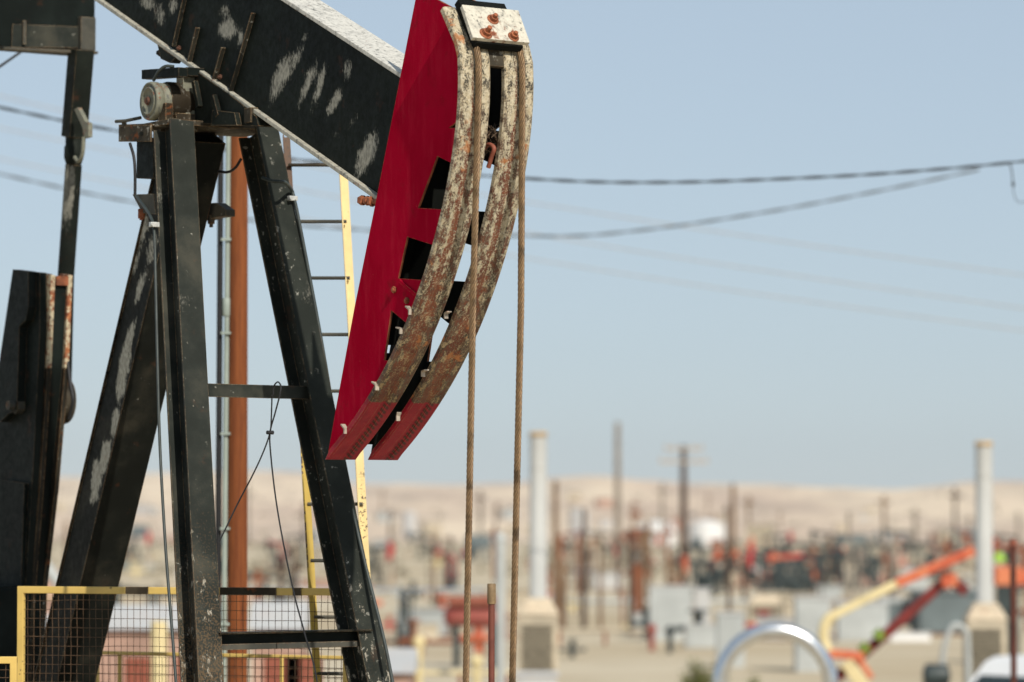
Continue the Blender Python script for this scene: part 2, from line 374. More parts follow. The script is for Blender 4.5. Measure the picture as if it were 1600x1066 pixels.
def tag(o, label=None, cat=None, group=None, kind=None):
    if label: o['label'] = label
    if cat: o['category'] = cat
    if group: o['group'] = group
    if kind: o['kind'] = kind
    return o
def empty(name, loc, label, cat, group=None):
    e = bpy.data.objects.new(name, None); e.empty_display_size = .2; e.location = V(loc); COL.objects.link(e)
    return tag(e, label, cat, group)
def copy_tree(o, parent=None):
    c = o.copy(); COL.objects.link(c); c.parent = parent
    for ch in list(o.children): copy_tree(ch, c)
    return c
def lerp(a, b, t): return a + (b - a) * t
def spline(pts, n):            # Catmull-Rom through the points
    pts = [V(p) for p in pts]; out = []
    P = [pts[0] * 2 - pts[1]] + pts + [pts[-1] * 2 - pts[-2]]
    for i in range(1, len(P) - 2):
        for k in range(n):
            t = k / n; a, b, c, d = P[i - 1], P[i], P[i + 1], P[i + 2]
            out.append(.5 * ((2 * b) + (c - a) * t + (2 * a - 5 * b + 4 * c - d) * t * t + (3 * b - a - 3 * c + d) * t ** 3))
    out.append(pts[-1]); return out
def resample(pts, step):
    out = [pts[0]]; acc = 0.
    for a, b in zip(pts, pts[1:]):
        L = (b - a).length
        if L == 0: continue
        d = step - acc
        while d <= L: out.append(a + (b - a) * (d / L)); d += step
        acc = (acc + L) % step
    out.append(pts[-1]); return out
def bolt(mb, p, axis, r=.02, h=.02, shaft=.02, mi=0):
    axis = V(axis).normalized(); p = V(p)
    mb.tube([p - axis * .005, p + axis * h], r, 6, mi); mb.tube([p + axis * h * .9, p + axis * (h + shaft)], r * .55, 8, mi)

# ------------------------------------------------------------------ PUMP UNIT
base = PT(-2.9, .185, PADZ)
pump = empty('oil_pumpjack', base, 'large black oil well pumpjack with a crimson horse head, standing in sharp focus', 'pumpjack')

# -- horse head
head = MB()
edge_px = [(692.5, 10), (702, 32), (715, 63), (719.5, 84), (721, 94), (721, 106), (719.5, 152), (718, 202), (714, 228), (710, 250), (702.6, 300), (692, 338), (686, 369), (677, 394),
           (664.6, 437), (652, 473), (638, 516), (625, 542), (612, 563), (592, 606.6), (566.5, 647), (543.7, 675), (513, 718)]
TW0, TWID = -.04, .178
WN = .045
prof = [hs(x, y, TW0) for x, y in edge_px]              # (s, z) of the running face
import numpy as np
_zz = np.array([z for s_, z in prof[4:]]); _ss = np.array([s_ for s_, z in prof[4:]]); _cf = np.polyfit(_zz, _ss, 4)
prof = prof[:4] + [(float(np.polyval(_cf, z)), float(z)) for z in np.linspace(_zz[0], _zz[-1], 20)]
def prof_s(z):
    for (s0, z0), (s1, z1) in zip(prof, prof[1:]):
        if z1 <= z <= z0: return s0 + (s1 - s0) * (z0 - z) / (z0 - z1)
    return prof[-1][0] if z < prof[-1][1] else prof[0][0]
back_px = [(513, 706), (526, 632), (554, 480), (583.5, 333.5), (596, 270), (626.6, 114), (649, 0), (652, -14)]
notches = [[(718, 176), (701, 200), (717, 203)], [(709, 268), (683, 244), (653, 325), (696, 331)],
           [(679, 392), (636, 370), (622, 435), (664, 441)], [(636, 521), (611, 485), (600, 563), (612, 566)]]
INS = .022
front = [(s - INS, z) for s, z in prof]
def side_outline():
    nz = [[hs(x, y, WN) for x, y in n] for n in notches]
    out = [hs(684, 0, WN), (front[0][0] - .005, front[0][1] - .003)]
    zs = [p for p in front[1:-1]]
    i = 0
    for n in nz:
        ztop, zbot = n[0][1], n[-1][1]
        while i < len(zs) and zs[i][1] > ztop: out.append(zs[i]); i += 1
        out.append((prof_s(ztop) - INS, ztop)); out += n[1:-1]; out.append((prof_s(zbot) - INS, zbot))
        while i < len(zs) and zs[i][1] > zbot: i += 1
    out += zs[i:]
    out.append((front[-1][0], front[-1][1] + .004))
    return out + [hs(x, y, WN) for x, y in back_px]
outl = side_outline()
PL = .012
WFAR = .325
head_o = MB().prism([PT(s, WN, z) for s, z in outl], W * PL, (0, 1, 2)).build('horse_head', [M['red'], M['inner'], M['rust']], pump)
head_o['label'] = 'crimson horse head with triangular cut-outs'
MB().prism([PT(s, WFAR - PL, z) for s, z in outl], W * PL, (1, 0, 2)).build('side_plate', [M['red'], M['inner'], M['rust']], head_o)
# closing plate along the back edge, between the two sides
bk = MB()
def backseg(pa, pb, d0=.03, t=.012):
    a, b = hs(*pa, WN), hs(*pb, WN)
    for w in (0,):
        p = [PT(a[0] + d0, WN + PL + .001, a[1]), PT(b[0] + d0, WN + PL + .001, b[1]), PT(b[0] + d0 + t, WN + PL + .001, b[1]), PT(a[0] + d0 + t, WN + PL + .001, a[1])]
        bk.prism(p, W * (WFAR - WN - 2 * PL - .002))
backseg((646, 128), (622, 337), 0.); backseg((583, 336), (543.5, 538)); backseg((541.2, 550.5), (515, 694))
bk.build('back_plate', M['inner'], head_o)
# running faces (tracks): swept section with a rope groove
def track(w0):
    mb = MB()
    sec = [(.0, -.035), (.0, -.008), (.05, .0), (.40, .0), (.44, -.007), (.62, -.007), (.66, .0), (.95, .0), (1., -.008), (1., -.035)]
    P = []
    pr = [V((s, 0, z)) for s, z in prof]
    k1 = [pr[0], pr[1], pr[2]] ; k2 = spline(pr[2:6], 4); k3 = spline(pr[6:], 4)
    line = k1[:-1] + k2 + k3
    L = [0.]
    for a, b in zip(line, line[1:]): L.append(L[-1] + (b - a).length)
    vs, uvs, fs = [], [], []
    for i, p in enumerate(line):
        d = (line[min(i + 1, len(line) - 1)] - line[max(i - 1, 0)]).normalized(); n = V((-d.z, 0, d.x))
        if i == len(line) - 1: n = V((.75, 0, .0)) 
        for (uu, oo) in sec:
            q = p + n * oo; vs.append(PT(q.x, w0 + uu * TWID, q.z)); uvs.append((uu, L[i] / L[-1]))
    m = len(sec)
    for i in range(len(line) - 1):
        for k in range(m):
            k2_ = (k + 1) % m; fs.append((i * m + k, i * m + k2_, (i + 1) * m + k2_, (i + 1) * m + k))
    fs = [f[::-1] for f in fs]
    fs.append(tuple(range(m))); fs.append(tuple((len(line) - 1) * m + k for k in range(m))[::-1])
    mb.add(vs, fs, 0, False, uvs)
    o = mb.build('rope_track', M['track'], head_o)
    bm = bmesh.new(); bm.from_mesh(o.data); bmesh.ops.recalc_face_normals(bm, faces=bm.faces); bm.to_mesh(o.data); bm.free()
    return line
line = track(TW0); track(.225)
# hanger plate and rope anchorage
hc = [hp(719, 12, -.01), hp(807, 21, .34), hp(825, 71.5, .34), hp(736, 63, -.01)]
d1 = (hc[3] - hc[0]); hn = (hc[1] - hc[0]).cross(d1).normalized()
if hn.dot(U) < 0: hn = -hn
# plane parallel to the upper face, standing 6 cm proud of it
up_d = V((prof[2][0] - prof[0][0], 0, prof[2][1] - prof[0][1])).normalized(); up_n2 = V((-up_d.z, 0, up_d.x))
UPN = (U * up_n2.x + Z * up_n2.z).normalized(); UPD = (U * up_d.x + Z * up_d.z).normalized()
top0 = PT(prof[0][0], 0, prof[0][1])
def on_hanger(px, py, off=.055):
    r = ray(px, py); p0 = top0 + UPN * off; return r * (p0.dot(UPN) / r.dot(UPN))
hq = [on_hanger(719, 12), on_hanger(807, 21), on_hanger(825, 71.5), on_hanger(736, 63)]
hang = MB().prism(hq, UPN * .022).build('hanger_plate', M['hanger'], head_o, .003)
bb = MB()
for x, y, r, sh in ((770, 31, .022, .018), (759, 53, .024, .03), (802, 58, .021, .016)):
    p = on_hanger(x, y, .077); bolt(MB(), p, UPN)
    b = MB(); b.lathe(p, UPN, [(0, r * 1.5), (.004, r * 1.5), (.004, r)], 16); bolt(b, p, UPN, r, .022, sh); b.build('bolt', M['rustbolt'], hang)
# clamp block under the plate and cross plate below it
q0, q1 = on_hanger(745, 66, .053), on_hanger(818, 73, .053)
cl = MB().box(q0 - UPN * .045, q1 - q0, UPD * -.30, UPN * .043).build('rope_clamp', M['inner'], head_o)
q0, q1 = on_hanger(724, 8, .045), on_hanger(779, 17, .045)
MB().prism([q0 - UPD * .002, q1 - UPD * .004, q1 + UPD * .06, q0 + UPD * .06], UPN * -.05).build('top_lug', M['crank'], head_o, .006)
cp = MB(); zt, zb = hs(770, 76, .185), hs(770, 108, .185)
a, b = zt[1], zb[1]
cp.box(PT(prof_s(a) - .02, .10, a), PT(prof_s(b) - .02, .10, b) - PT(prof_s(a) - .02, .10, a), W * .165, UPN * .016)
cp.build('cross_plate', M['saddle'], head_o, .003)
# spacer bars between the side plates behind the tracks
for y, x0 in ((205, 700), (330, 668), (440, 640), (600, 560)):
    s, z = hs(x0, y, 0)
sp = MB()
for (x, y, h, t) in ((757, 300, .09, .02), ):
    pass
# bent clips welded along the tracks
for (x, y, w, dx, dz, l) in ((589, 604, -.045, -.06, .05, .05), (540, 672, -.045, -.05, .06, .06), (641, 486, -.045, -.05, .05, .055), (627, 516, -.045, -.06, .03, .05),
                          (622, 652, .15, .02, .05, .07), (697, 492, .15, .05, .03, .06), (661, 583, .15, .06, .03, .05)):
    p = hp(x, y, w); mb = MB(); q = p + U * dx * .6 + Z * dz * .5
    mb.bar(p - Z * .02, p + Z * .01, W, .022, .008); mb.bar(p + Z * .008, q, W, .022, .008, 0, .028, .006)
    mb.build('rope_clip', M['clip'], head_o)
# weld seam, plate bolts and latch bolt
sm = MB(); a, b = hp(625, 439, WN - .004), hp(653, 463, WN - .004); sm.bar(a, b, W, .014, .02); sm.build('stiffener_bar', M['red'], head_o, .003)
for x, y in ((617, 453), (637, 470)):
    b = MB(); bolt(b, hp(x, y, WN), -W, .018, .012, .006); b.build('bolt', M['rustbolt'], head_o)
lb = MB(); p0, p1 = hp(564, 313, .07), hp(600, 316, .07); dd = (p1 - p0).normalized()
lb.tube([p0, p1], .016, 10); lb.tube([p0, p0 + dd * .035], .027, 6); lb.tube([p0 + dd * .06, p0 + dd * .08], .026, 6); lb.tube([p0 + dd * .105, p0 + dd * .13], .03, 6)
lb.build('latch_bolt', M['rustbolt'], head_o)
# loose debris of a nest wedged between the plates
ns = MB()
for k in range(34):
    c = hp(771 + random.uniform(-9, 9), 215 + random.uniform(-14, 24), .24); d = V((random.uniform(-1, 1), random.uniform(-1, 1), random.uniform(-1, 1))).normalized() * random.uniform(.03, .09)
    ns.tube([c - d, c + d * .3 + V((0, 0, random.uniform(-.02, .02))), c + d], .0022, 4)
c = hp(764, 240, .2)
tag(ns.build('twig_nest', M['twig'], None, 0, c), 'small tangle of dry twigs wedged between the two tracks of the horse head', 'nest')
hk = MB(); hk.tube(spline([hp(763, 262, .2), hp(768, 245, .2), hp(772, 232, .2), hp(764, 226, .2), hp(757, 232, .2)], 5), .012, 8); hk.build('hook_bar', M['redprimer'], head_o)

# -- bridle ropes: six strands laid round a core, off the head then straight down to the well
def rope(wc, pts_tail, r_c=.0118, r_s=.0060, pitch=.175):
    up = []
    for p in line[1:]:
        if p.z < hs(747, 150, .05)[1]: break
        up.append(p)
    n_off = .021
    path = []
    for i, p in enumerate(up):
        d = (up[min(i + 1, len(up) - 1)] - up[max(i - 1, 0)]).normalized(); n = V((-d.z, 0, d.x)); q = p + n * n_off
        path.append(PT(q.x, wc, q.z))
    tail = [hp(x, y, wc) for x, y in pts_tail]
    end = tail[-1]; e2 = end + (end - tail[0]).normalized() * .85
    path = resample(spline(path, 3) + resample([path[-1], tail[0], end, e2], .05)[1:], .011)
    mb = MB()
    arc = 0.; frames = []
    a = W.copy()
    for i, p in enumerate(path):
        if i: arc += (p - path[i - 1]).length
        d = (path[min(i + 1, len(path) - 1)] - path[max(i - 1, 0)]).normalized(); a = (a - d * a.dot(d)).normalized(); frames.append((p, a, d.cross(a), arc))
    for k in range(6):
        mb.tube([p + (x * math.cos(2 * math.pi * (k / 6 + s / pitch)) + y * math.sin(2 * math.pi * (k / 6 + s / pitch))) * r_c for p, x, y, s in frames], r_s, 7)
    mb.build('bridle_rope', M['rope'], pump)
rope(.05, [(739, 480), (728, 1066)])
rope(.315, [(814, 480), (800.6, 1066)])

# -- walking beam
BW0, BW1 = .062, .305
sa, sb = hs(200, 38, BW0), hs(526.6, 270, BW0)
bd = V((sb[0] - sa[0], 0, sb[1] - sa[1])).normalized()
ta, tb = hs(500, 30, BW0), hs(600, 101, BW0)
bn = V((-bd.z, 0, bd.x))
if bn.z < 0: bn = -bn
depth_b = (V((ta[0] - sa[0], 0, ta[1] - sa[1])).dot(bn) + V((tb[0] - sa[0], 0, tb[1] - sa[1])).dot(bn)) / 2
BD = (U * bd.x + Z * bd.z).normalized(); BN = (U * bn.x + Z * bn.z).normalized()
B0 = PT(sa[0], BW0, sa[1])                    # on the lower flange's outer near edge
tf = .024
sEnd = (hp(612, 312, BW0) - B0).dot(BD)
sHead = (V(PT(hs(575, 360, 0)[0], BW0, hs(575, 360, 0)[1])) - B0).dot(BD)
sTail = -3.3
print('beam depth', depth_b, 'end', sEnd, 'tilt', math.degrees(math.asin(-bd.z)), 'dist', B0.y)
def BP(t, h, w): return B0 + BD * t + BN * h + W * (w - BW0)
FW = BW1 - BW0
web = MB(); nx, nz_ = 150, 26
wm = (BW0 + BW1) / 2
hw0, hw1 = tf, depth_b - tf
WB0, WB1 = BW0 + .030, BW1 - .030
for w, fl in ((WB0, False), (WB1, True)):
    vs = [BP(lerp(sTail, sEnd, i / nx), lerp(hw0, hw1, j / nz_), w) for j in range(nz_ + 1) for i in range(nx + 1)]
    fs = []
    for j in range(nz_):
        for i in range(nx):
            q = (j * (nx + 1) + i, j * (nx + 1) + i + 1, (j + 1) * (nx + 1) + i + 1, (j + 1) * (nx + 1) + i); fs.append(q[::-1] if fl else q)
    web.add(vs, fs)
web.box(BP(sEnd, hw0, WB0), W * (WB1 - WB0), BN * (hw1 - hw0), BD * .002)
patches = [((440, 120), 13, 46, 24, 1.0), ((462, 95), 9, 42, 24, .75), ((482, 128), 7, 44, 22, 1.0), ((500, 132), 6, 42, 17, 1.1), ((523, 160), 8, 30, 26, 1.1), ((543, 112), 6, 19, 8, 1.05), ((478, 58), 5, 10, 10, .8),
           ((575, 240), 14, 44, 24, 1.1), ((552, 190), 4, 16, 22, .8), ((357, 46), 15, 20, 20, 1.15), ((376, 62), 6, 18, 10, 1.0), ((250, 26), 10, 22, -8, .8), ((232, 5), 14, 14, 0, .85), ((352, 18), 9, 16, 10, .7), ((270, 10), 8, 22, 10, .8),
           ((525, 210), 8, 8, 0, .6), ((404, 118), 3, 5, 0, .7)]
pp = []
for (c, a, b, ang, k) in patches:
    a, b, k = a * 1.12, b * 1.08, k * 1.15
    cc = hp(c[0], c[1], WB0); ex = hp(c[0] + a * math.cos(R(ang)), c[1] + a * math.sin(R(ang)), WB0) - cc; ey = hp(c[0] + b * math.sin(R(ang)), c[1] - b * math.cos(R(ang)), WB0) - cc
    # in-plane inverse
    e = [(v.dot(U), v.z) for v in (ex, ey)]; det = e[0][0] * e[1][1] - e[1][0] * e[0][1]
    pp.append((cc, e, det, k))
def wear_of(p, lst):
    best = 0.
    for cc, e, det, k in lst:
        d = p - cc; x, y = d.dot(U), d.z
        a = (x * e[1][1] - y * e[1][0]) / det; b = (y * e[0][0] - x * e[0][1]) / det; r = math.sqrt(a * a + b * b)
        r += noise.fractal(V((x * 7, 3 + len(lst), y * 3)), 1., 2., 4) * .55
        best = max(best, k * .56 * math.exp(-(max(0., r) / .86) ** 2.6))
    return best
beam_o = web.build('walking_beam', M['beam'], pump, 0, None, lambda p: wear_of(p, pp))
MB().box(BP(sTail, depth_b - tf, BW0), BD * (sEnd - sTail), W * FW, BN * tf).build('top_flange', M['flange'], beam_o, .004)
lf = MB().box(BP(sTail, 0, BW0), BD * (sHead - sTail), W * FW, BN * tf)
M['lflange'] = m_cream_rust('scuffed_lower_flange', (.42, .40, .33), .25)
lf.build('bottom_flange', M['lflange'], beam_o, .004)
# pointed flange tip below the head
tp = hp(571, 321, BW0); 
def onweb(px, py, w=None):
    p = hp(px, py, WB0 if w is None else w); d = p - B0; return d.dot(BD), d.dot(BN)
# stiffener ribs on the near web
for (x0, y0, x1, y1, th) in ((268, 72, 287, -12, .006), (292, 96, 305, 43, .011), (331, 123, 345, 74, .011), (357, 142, 392, 20, .008)):
    t0, h0 = onweb(x0, y0, BW0); t1, h1 = onweb(x1, y1, BW0)
    p0, p1 = BP(t0, max(h0, tf), WB0 - .014), BP(t1, min(h1, depth_b - tf), WB0 - .014)
    MB().bar(p0, p1, W, .0282, th).build('web_stiffener', M['ribdark'], beam_o, .002)
for x, y in ((281, 76), (345, 122)):
    b = MB(); t0, h0 = onweb(x, y); bolt(b, BP(t0, max(h0, tf + .03), WB0), -W, .015, .012, .008); b.build('bolt', M['darkbolt'], beam_o)
# bolts and clamp at the flange underside near x=250
cb = MB(); cb.prism([hp(x, y, BW0 - .004) for x, y in ((246, 70), (274, 90), (266, 99), (251, 92))], W * .06); bolt(cb, hp(250, 84, BW0 + .02), -BD, .018, .02, .012); cb.build('flange_clamp', M['black'], beam_o, .003)

# -- pivot, saddle, samson post
sC, zC = hs(315, 160, .185)
print('pivot', sC, PT(sC, .185, zC))
zP = hs(315, 197, .185)[1]                    # top of the bearing plate
plat = MB().box(PT(sC - .16, -.165, zP - .032), U * .42, W * .72, Z * .032)
plat.build('saddle_plate', M['saddle'], pump, .004)
fr = MB().box(PT(sC + .262, -.165, zP - .065), U * .014, W * .72, Z * .06); 
bl = MB()
# near-end bracket angle
p0 = hp(186, 222, -.20); a = hp(234, 222, -.20) - p0
bl = MB().box(hp(185, 221.5, -.19), hp(235, 221.5, -.19) - hp(185, 221.5, -.19), Z * .095, W * .012)
bl.box(hp(185, 198, -.19), hp(235, 196, -.19) - hp(185, 198, -.19), W * .09, Z * .012)
br = bl.build('end_bracket', M['saddle'], pump, .003)
b = MB(); b.tube([hp(221, 209, -.20), hp(221, 209, -.18)], .012, 10); b.build('bolt', M['inner'], br)  # black disc put in for the dark hole of the bracket
lv = MB(); lv.tube([hp(181, 190, -.22), hp(196, 189, -.2), hp(220, 184, -.15)], .010, 8); lv.tube([hp(194, 198, -.19), hp(194, 188, -.19)], .015, 8); lv.build('grease_lever', M['rib'], br)
MB().box(hp(213, 279, -.12), hp(240, 279, -.12) - hp(213, 279, -.12), Z * .235, W * .2).build('hanging_box', M['crank'], pump, .004)
# bearing with its shaft across the beam
cB = hp(231, 158, -.20); RB = .112
bear = MB().lathe(cB + W * .10, W, [(0, RB * 1.0), (.02, RB * 1.06), (.09, RB * 1.06), (.10, RB * .98), (.13, RB * .98), (.14, RB * .92), (.30, RB * .92), (.31, .06), (.75, .06)], 40)
bear.cbox(cB + W * .20 - Z * .12, U, W, Z, .20, .14, .10)
bo = bear.build('pivot_bearing', M['bearing'], pump)
MB().lathe(cB, W, [(.010, .012), (.010, RB * .60), (-.002, RB * .64), (-.002, RB * .72), (.012, RB * .75), (.012, RB * .86), (.0, RB * .89), (.004, RB * .97), (.016, RB), (.05, RB), (.055, RB * .9), (.065, RB * .9), (.07, RB * .97), (.10, RB * .97)], 44).build('bearing_cap', M['bearcap'], bo)
MB().lathe(cB - W * .012, W, [(0, .02), (.012, .026)], 12).build('grease_nipple', M['darkbolt'], bo)
b = MB(); b.box(hp(246, 190, -.16), U * .10, W * .05, Z * .10); b.build('bearing_foot', M['bearing'], bo, .006)
pst = MB(); p0 = hp(275, 193, -.02)
pst.box(p0, U * .085, W * .09, Z * .30); pst.build('bearing_post', M['bearcap'], bo, .003)
br2 = MB(); p0 = hp(221, 124, -.12); br2.box(p0, hp(279, 120, -.12) - p0, Z * .055, W * .06); br2.box(hp(279, 121, -.02), U * .10, W * .12, Z * .05)
br2.build('cap_bar', M['crank'], bo, .003)
hz_ = MB(); hz_.tube(spline([hp(240, 126, -.16), hp(247, 113, -.16), hp(258, 104, -.14), hp(272, 104, -.1)], 5), .0095, 8); hz_.build('grease_hose', M['hose'], bo)
# saddle casting between beam and plate
sd = MB()
sd.prism([PT(s, .055, z) for s, z in (hs(296, 192, .055), hs(296, 150, .055), hs(302, 108, .055), hs(372, 158, .055), hs(400, 182, .055), hs(404, 197, .055))], W * .26)
sd.prism([PT(s, .02, z) for s, z in (hs(330, 196, .02), hs(332, 172, .02), hs(366, 176, .02), hs(370, 196, .02))], W * .033)
sd.build('saddle_casting', M['black'], pump, .004)
bb = MB(); bb.box(hp(381, 193, .045), U * .08, W * .05, Z * .085); bb.build('saddle_block', M['saddle'], pump, .004)
for s in (0, 1):
    cu = MB(); cu.bar(hp(304 + s * 30, 128 + s * 22, .03), hp(312 + s * 30, 168 + s * 14, .03), W, .03, .035); cu.build('saddle_lug', M['black'], pump, .004)
# front legs
dT, dB, aT, aB = .155, .85, .29, .57
zT = zP - .033; z66 = hs(312, 1066, -.2)[1]
_L = {-1: (hp(272, 215, .185 - aT), hp(316, 1066, .185 - aB)), 1: (hp(405, 215, .185 + aT), hp(577, 1066, .185 + aB)), 0: (hp(303, 215, .185), hp(100, 1066, .185))}
def leg_pt(side, z):
    a, b = _L[side]; return a + (b - a) * ((z - a.z) / (b.z - a.z))
print('legs', [sz(q) for k in _L for q in _L[k]])
for side in (-1, 1):
    p0, p1 = leg_pt(side, zT), leg_pt(side, PADZ)
    d = (p1 - p0).normalized(); fw = (d.cross(W)).normalized()
    if fw.dot(U) < 0: fw = -fw
    lg = MB().hbeam(p0, p1, fw, .215, .155 if side < 0 else .15, .014, .010)
    ro = lg.build('samson_leg', M['leg' if side < 0 else 'legfar'], pump, .003)
    bm = bmesh.new(); bm.from_mesh(ro.data)
    bmesh.ops.subdivide_edges(bm, edges=[e for e in bm.edges if e.calc_length() > 1.5], cuts=70, use_grid_fill=True); bm.to_mesh(ro.data); bm.free()
    wl = (((292, 442), 9, 16, 0, 1.0), ((286, 465), 4, 30, 0, .9), ((257, 330), 7, 60, 2, .55), ((262, 420), 8, 36, 2, .5), ((250, 300), 3, 40, 0, .8)) if side < 0 else (((485, 455), 8, 26, -12, .75), ((527, 745), 4, 34, -14, 1.0), ((552, 900), 9, 30, -14, .6), ((570, 985), 8, 40, -14, .7))  # near leg: peeled paint, plus the web's sunlit grey painted as pale patches
    L_ = []
    for (c, a, b, ang, k) in wl:
        w = .185 + side * lerp(aT, aB, (c[1] - 215) / 851); cc = hp(c[0], c[1], w); ex = hp(c[0] + a, c[1], w) - cc; ey = hp(c[0] + b * math.sin(R(ang)), c[1] - b * math.cos(R(ang)), w) - cc
        L_.append((cc, ex.dot(RIGHT), ey.dot(RIGHT), ey.z, k))
    at = ro.data.attributes.new('wear_or_lit', 'FLOAT', 'POINT'); vals = []
    for vtx in ro.data.vertices:
        q = vtx.co + pump.location; best = 0.
        for cc, exx, eyx, eyz, k in L_:
            d = q - cc; b = d.z / eyz; a = (d.x - b * eyx) / exx
            best = max(best, k * .56 * math.exp(-(math.hypot(a, b) / .9) ** 2.6))
        vals.append(best)
    at.data.foreach_set('value', vals); ro.data.update()
def legpt_px(side): pass
# rear leg: boxed, with bare patches on its near side
def rear_pt(z): return leg_pt(0, z)
rg = MB(); NR = 90
rr = []
dvec = (rear_pt(PADZ) - rear_pt(zT)).normalized(); rf = dvec.cross(W).normalized()
if rf.dot(U) < 0: rf = -rf
for i in range(NR + 1):
    c = rear_pt(lerp(zT, PADZ, i / NR)); k = 9
    for j in range(k + 1): rr.append(c + rf * lerp(-.135, .135, j / k) - W * .12)
fs = [(i * 10 + j, i * 10 + j + 1, (i + 1) * 10 + j + 1, (i + 1) * 10 + j) for i in range(NR) for j in range(9)]
rg.add(rr, fs)
a0, a1 = rear_pt(zT), rear_pt(PADZ)
rg.bar(a0 + rf * .141, a1 + rf * .141, W, .262, .012); rg.bar(a0 - rf * .141, a1 - rf * .141, W, .262, .012); rg.bar(a0 + W * .125, a1 + W * .125, W, .012, .27)
rl = []
for (c, a, b, ang, k) in (((222, 440), 6, 36, 20, 1.0), ((205, 520), 6, 44, 17, 1.1), ((196, 560), 9, 40, 12, 1.2), ((190, 600), 9, 22, 10, 1.1), ((182, 655), 7, 30, 8, 1.1), ((166, 705), 8, 36, 14, 1.2), ((152, 740), 8, 34, 8, 1.25), ((148, 775), 9, 14, 20, .9), ((226, 350), 9, 30, 15, .8), ((240, 380), 10, 40, 18, .7), ((215, 400), 6, 30, 18, .75)):
    a, b, k = a * 1.1, b * 1.1, k * 1.25; w = .065; cc = hp(c[0], c[1], w); ex = hp(c[0] + a * math.cos(R(ang)), c[1] + a * math.sin(R(ang)), w) - cc; ey = hp(c[0] + b * math.sin(R(ang)), c[1] - b * math.cos(R(ang)), w) - cc
    e = [(v.dot(U), v.z) for v in (ex, ey)]; rl.append((cc, e, e[0][0] * e[1][1] - e[1][0] * e[0][1], k))
M['rear'] = m_black('patchy_rear_leg_paint', .6, 1., .15, (.0085, .0095, .008), .15, .5, (.36, .345, .285))
rg.build('rear_leg', M['rear'], pump, 0, None, lambda p: wear_of(p, rl))
# cross bars between the front legs
za = hs(322, 608, -.25)[1]
pa, pb = leg_pt(-1, za), leg_pt(1, za)
cbm = MB().box(pa + W * .06 + U * .03 - Z * .035, (pb - pa) - W * .02, Z * .075, U * .012)
cbm.box(pa + W * .06 + U * .03 + Z * .040, (pb - pa) - W * .02, Z * -.010, U * -.06)
cbm.build('cross_brace', M['leg'], pump, .002)
zb_ = hs(345, 1003, -.25)[1]
pa, pb = leg_pt(-1, zb_), leg_pt(1, zb_)
cbm = MB(); o = pa + W * .06 + U * .02
cbm.box(o - Z * .012, (pb - pa) - W * .05, Z * .055, U * .03); cbm.box(o + Z * .0432 - U * .02, (pb - pa) - W * .05, Z * .010, U * .12)
cbo = cbm.build('cross_brace', M['crank'], pump, .002)
MB().box(o - Z * .045, (pb - pa) - W * .06, Z * .0325, U * .05).build('lit_lower_face', M['rib'], cbo, .002)  # brace's lit lower face painted paler, its shaded bar above painted dark
# rear brackets half way up
for pts, w in ((((207, 304), (240, 303), (243, 335), (222, 333)), -.1),):
    MB().prism([hp(x, y, w) for x, y in pts], W * .05).build('gusset', M['rib'], pump, .003)
b = MB(); bolt(b, hp(221, 328, -.1), -Z, .02, .05, .01); b.build('bolt', M['rust'], pump)
g2 = MB().prism([hp(x, y, .35) for x, y in ((318, 318), (338, 317), (353, 328), (353, 338), (335, 340), (318, 345))], W * .06); bolt(g2, hp(330, 338, .36), -Z, .022, .045, .02)
g2.build('gusset', M['rib'], pump, .003)
# hoses and clamps running down the legs
def hose(pts, r, name='hose', mat='hose', n=6, par=None):
    return MB().tube(spline(pts, n), r, 8).build(name, M[mat], par or pump)
hose([hp(203, 224, -.2), hp(209, 245, -.2), hp(211, 270, -.2), hp(211, 304, -.2)], .009, mat='cable')
fw_ = -.33
hose([hp(213, 306, -.2), hp(225, 322, -.25), hp(236, 340, -.3), hp(241, 362, -.33), hp(243, 430, -.36), hp(246, 560, -.42), hp(250, 700, -.47), hp(259, 860, -.52), hp(270, 1000, -.57), hp(276, 1080, -.6)], .0085)
hose([hp(410, 278, .40), hp(425, 283, .40), hp(445, 285, .45), hp(455, 296, .56), hp(460, 312, .58), hp(470, 360, .60), hp(500, 520, .66), hp(523, 655, .70), hp(540, 745, .72), hp(556, 820, .73), hp(575, 900, .74), hp(600, 1000, .76), hp(618, 1090, .78)], .010)
hose([hp(341, 268, .3), hp(356, 269, .32), hp(368, 262, .34), hp(377, 248, .36)], .008, mat='cable')
for x, y, w in ((242, 351, -.335), (458, 310, .57)):
    b = MB(); p = hp(x, y, w); b.cbox(p - U * .008, W, U, Z, .055, .03, .028); b.tube([p - W * .026 + U * .01, p - W * .026 + U * .02], .008, 6); b.build('hose_clamp', M['galv'], pump, .003)
# equaliser beam and pitman at the tail
WE = 1.2
e1, e2 = hp(148, 84, WE), hp(150, -30, WE)
eq = MB(); hgt = (e2 - e1).z
eq.box(e1 - W * 1.9, W * 1.9, Z * hgt, U * -.22)
eqo = eq.build('equaliser_beam', M['crank'], pump, .004)
def oneq(px, py):
    r = ray(px, py); t = e1.dot(U) / r.dot(U); return r * t
pl = MB(); p = [oneq(17, 74), oneq(124, 75), oneq(124, 42), oneq(19, 38)]; pl.prism([q + U * .002 for q in p], U * .006); pl.build('cover_plate', M['leg'], eqo)
pl = MB()
pl.box(oneq(121, 83) + U * .002, W * .11, Z * .24, U * .05); pl.box(oneq(-20, 78) + U * .002, oneq(147, 86) - oneq(-20, 78), Z * .018, U * .06); pl.build('end_flange', M['rib'], eqo, .004)
pl = MB(); pl.box(oneq(33, 70) + U * .003, W * .02, Z * .16, U * .03); pl.build('web_stiffener', M['rib'], eqo)
wp = 1.06
pt = MB()
pA, pB = hp(127, 84, wp), hp(116, 215, wp)
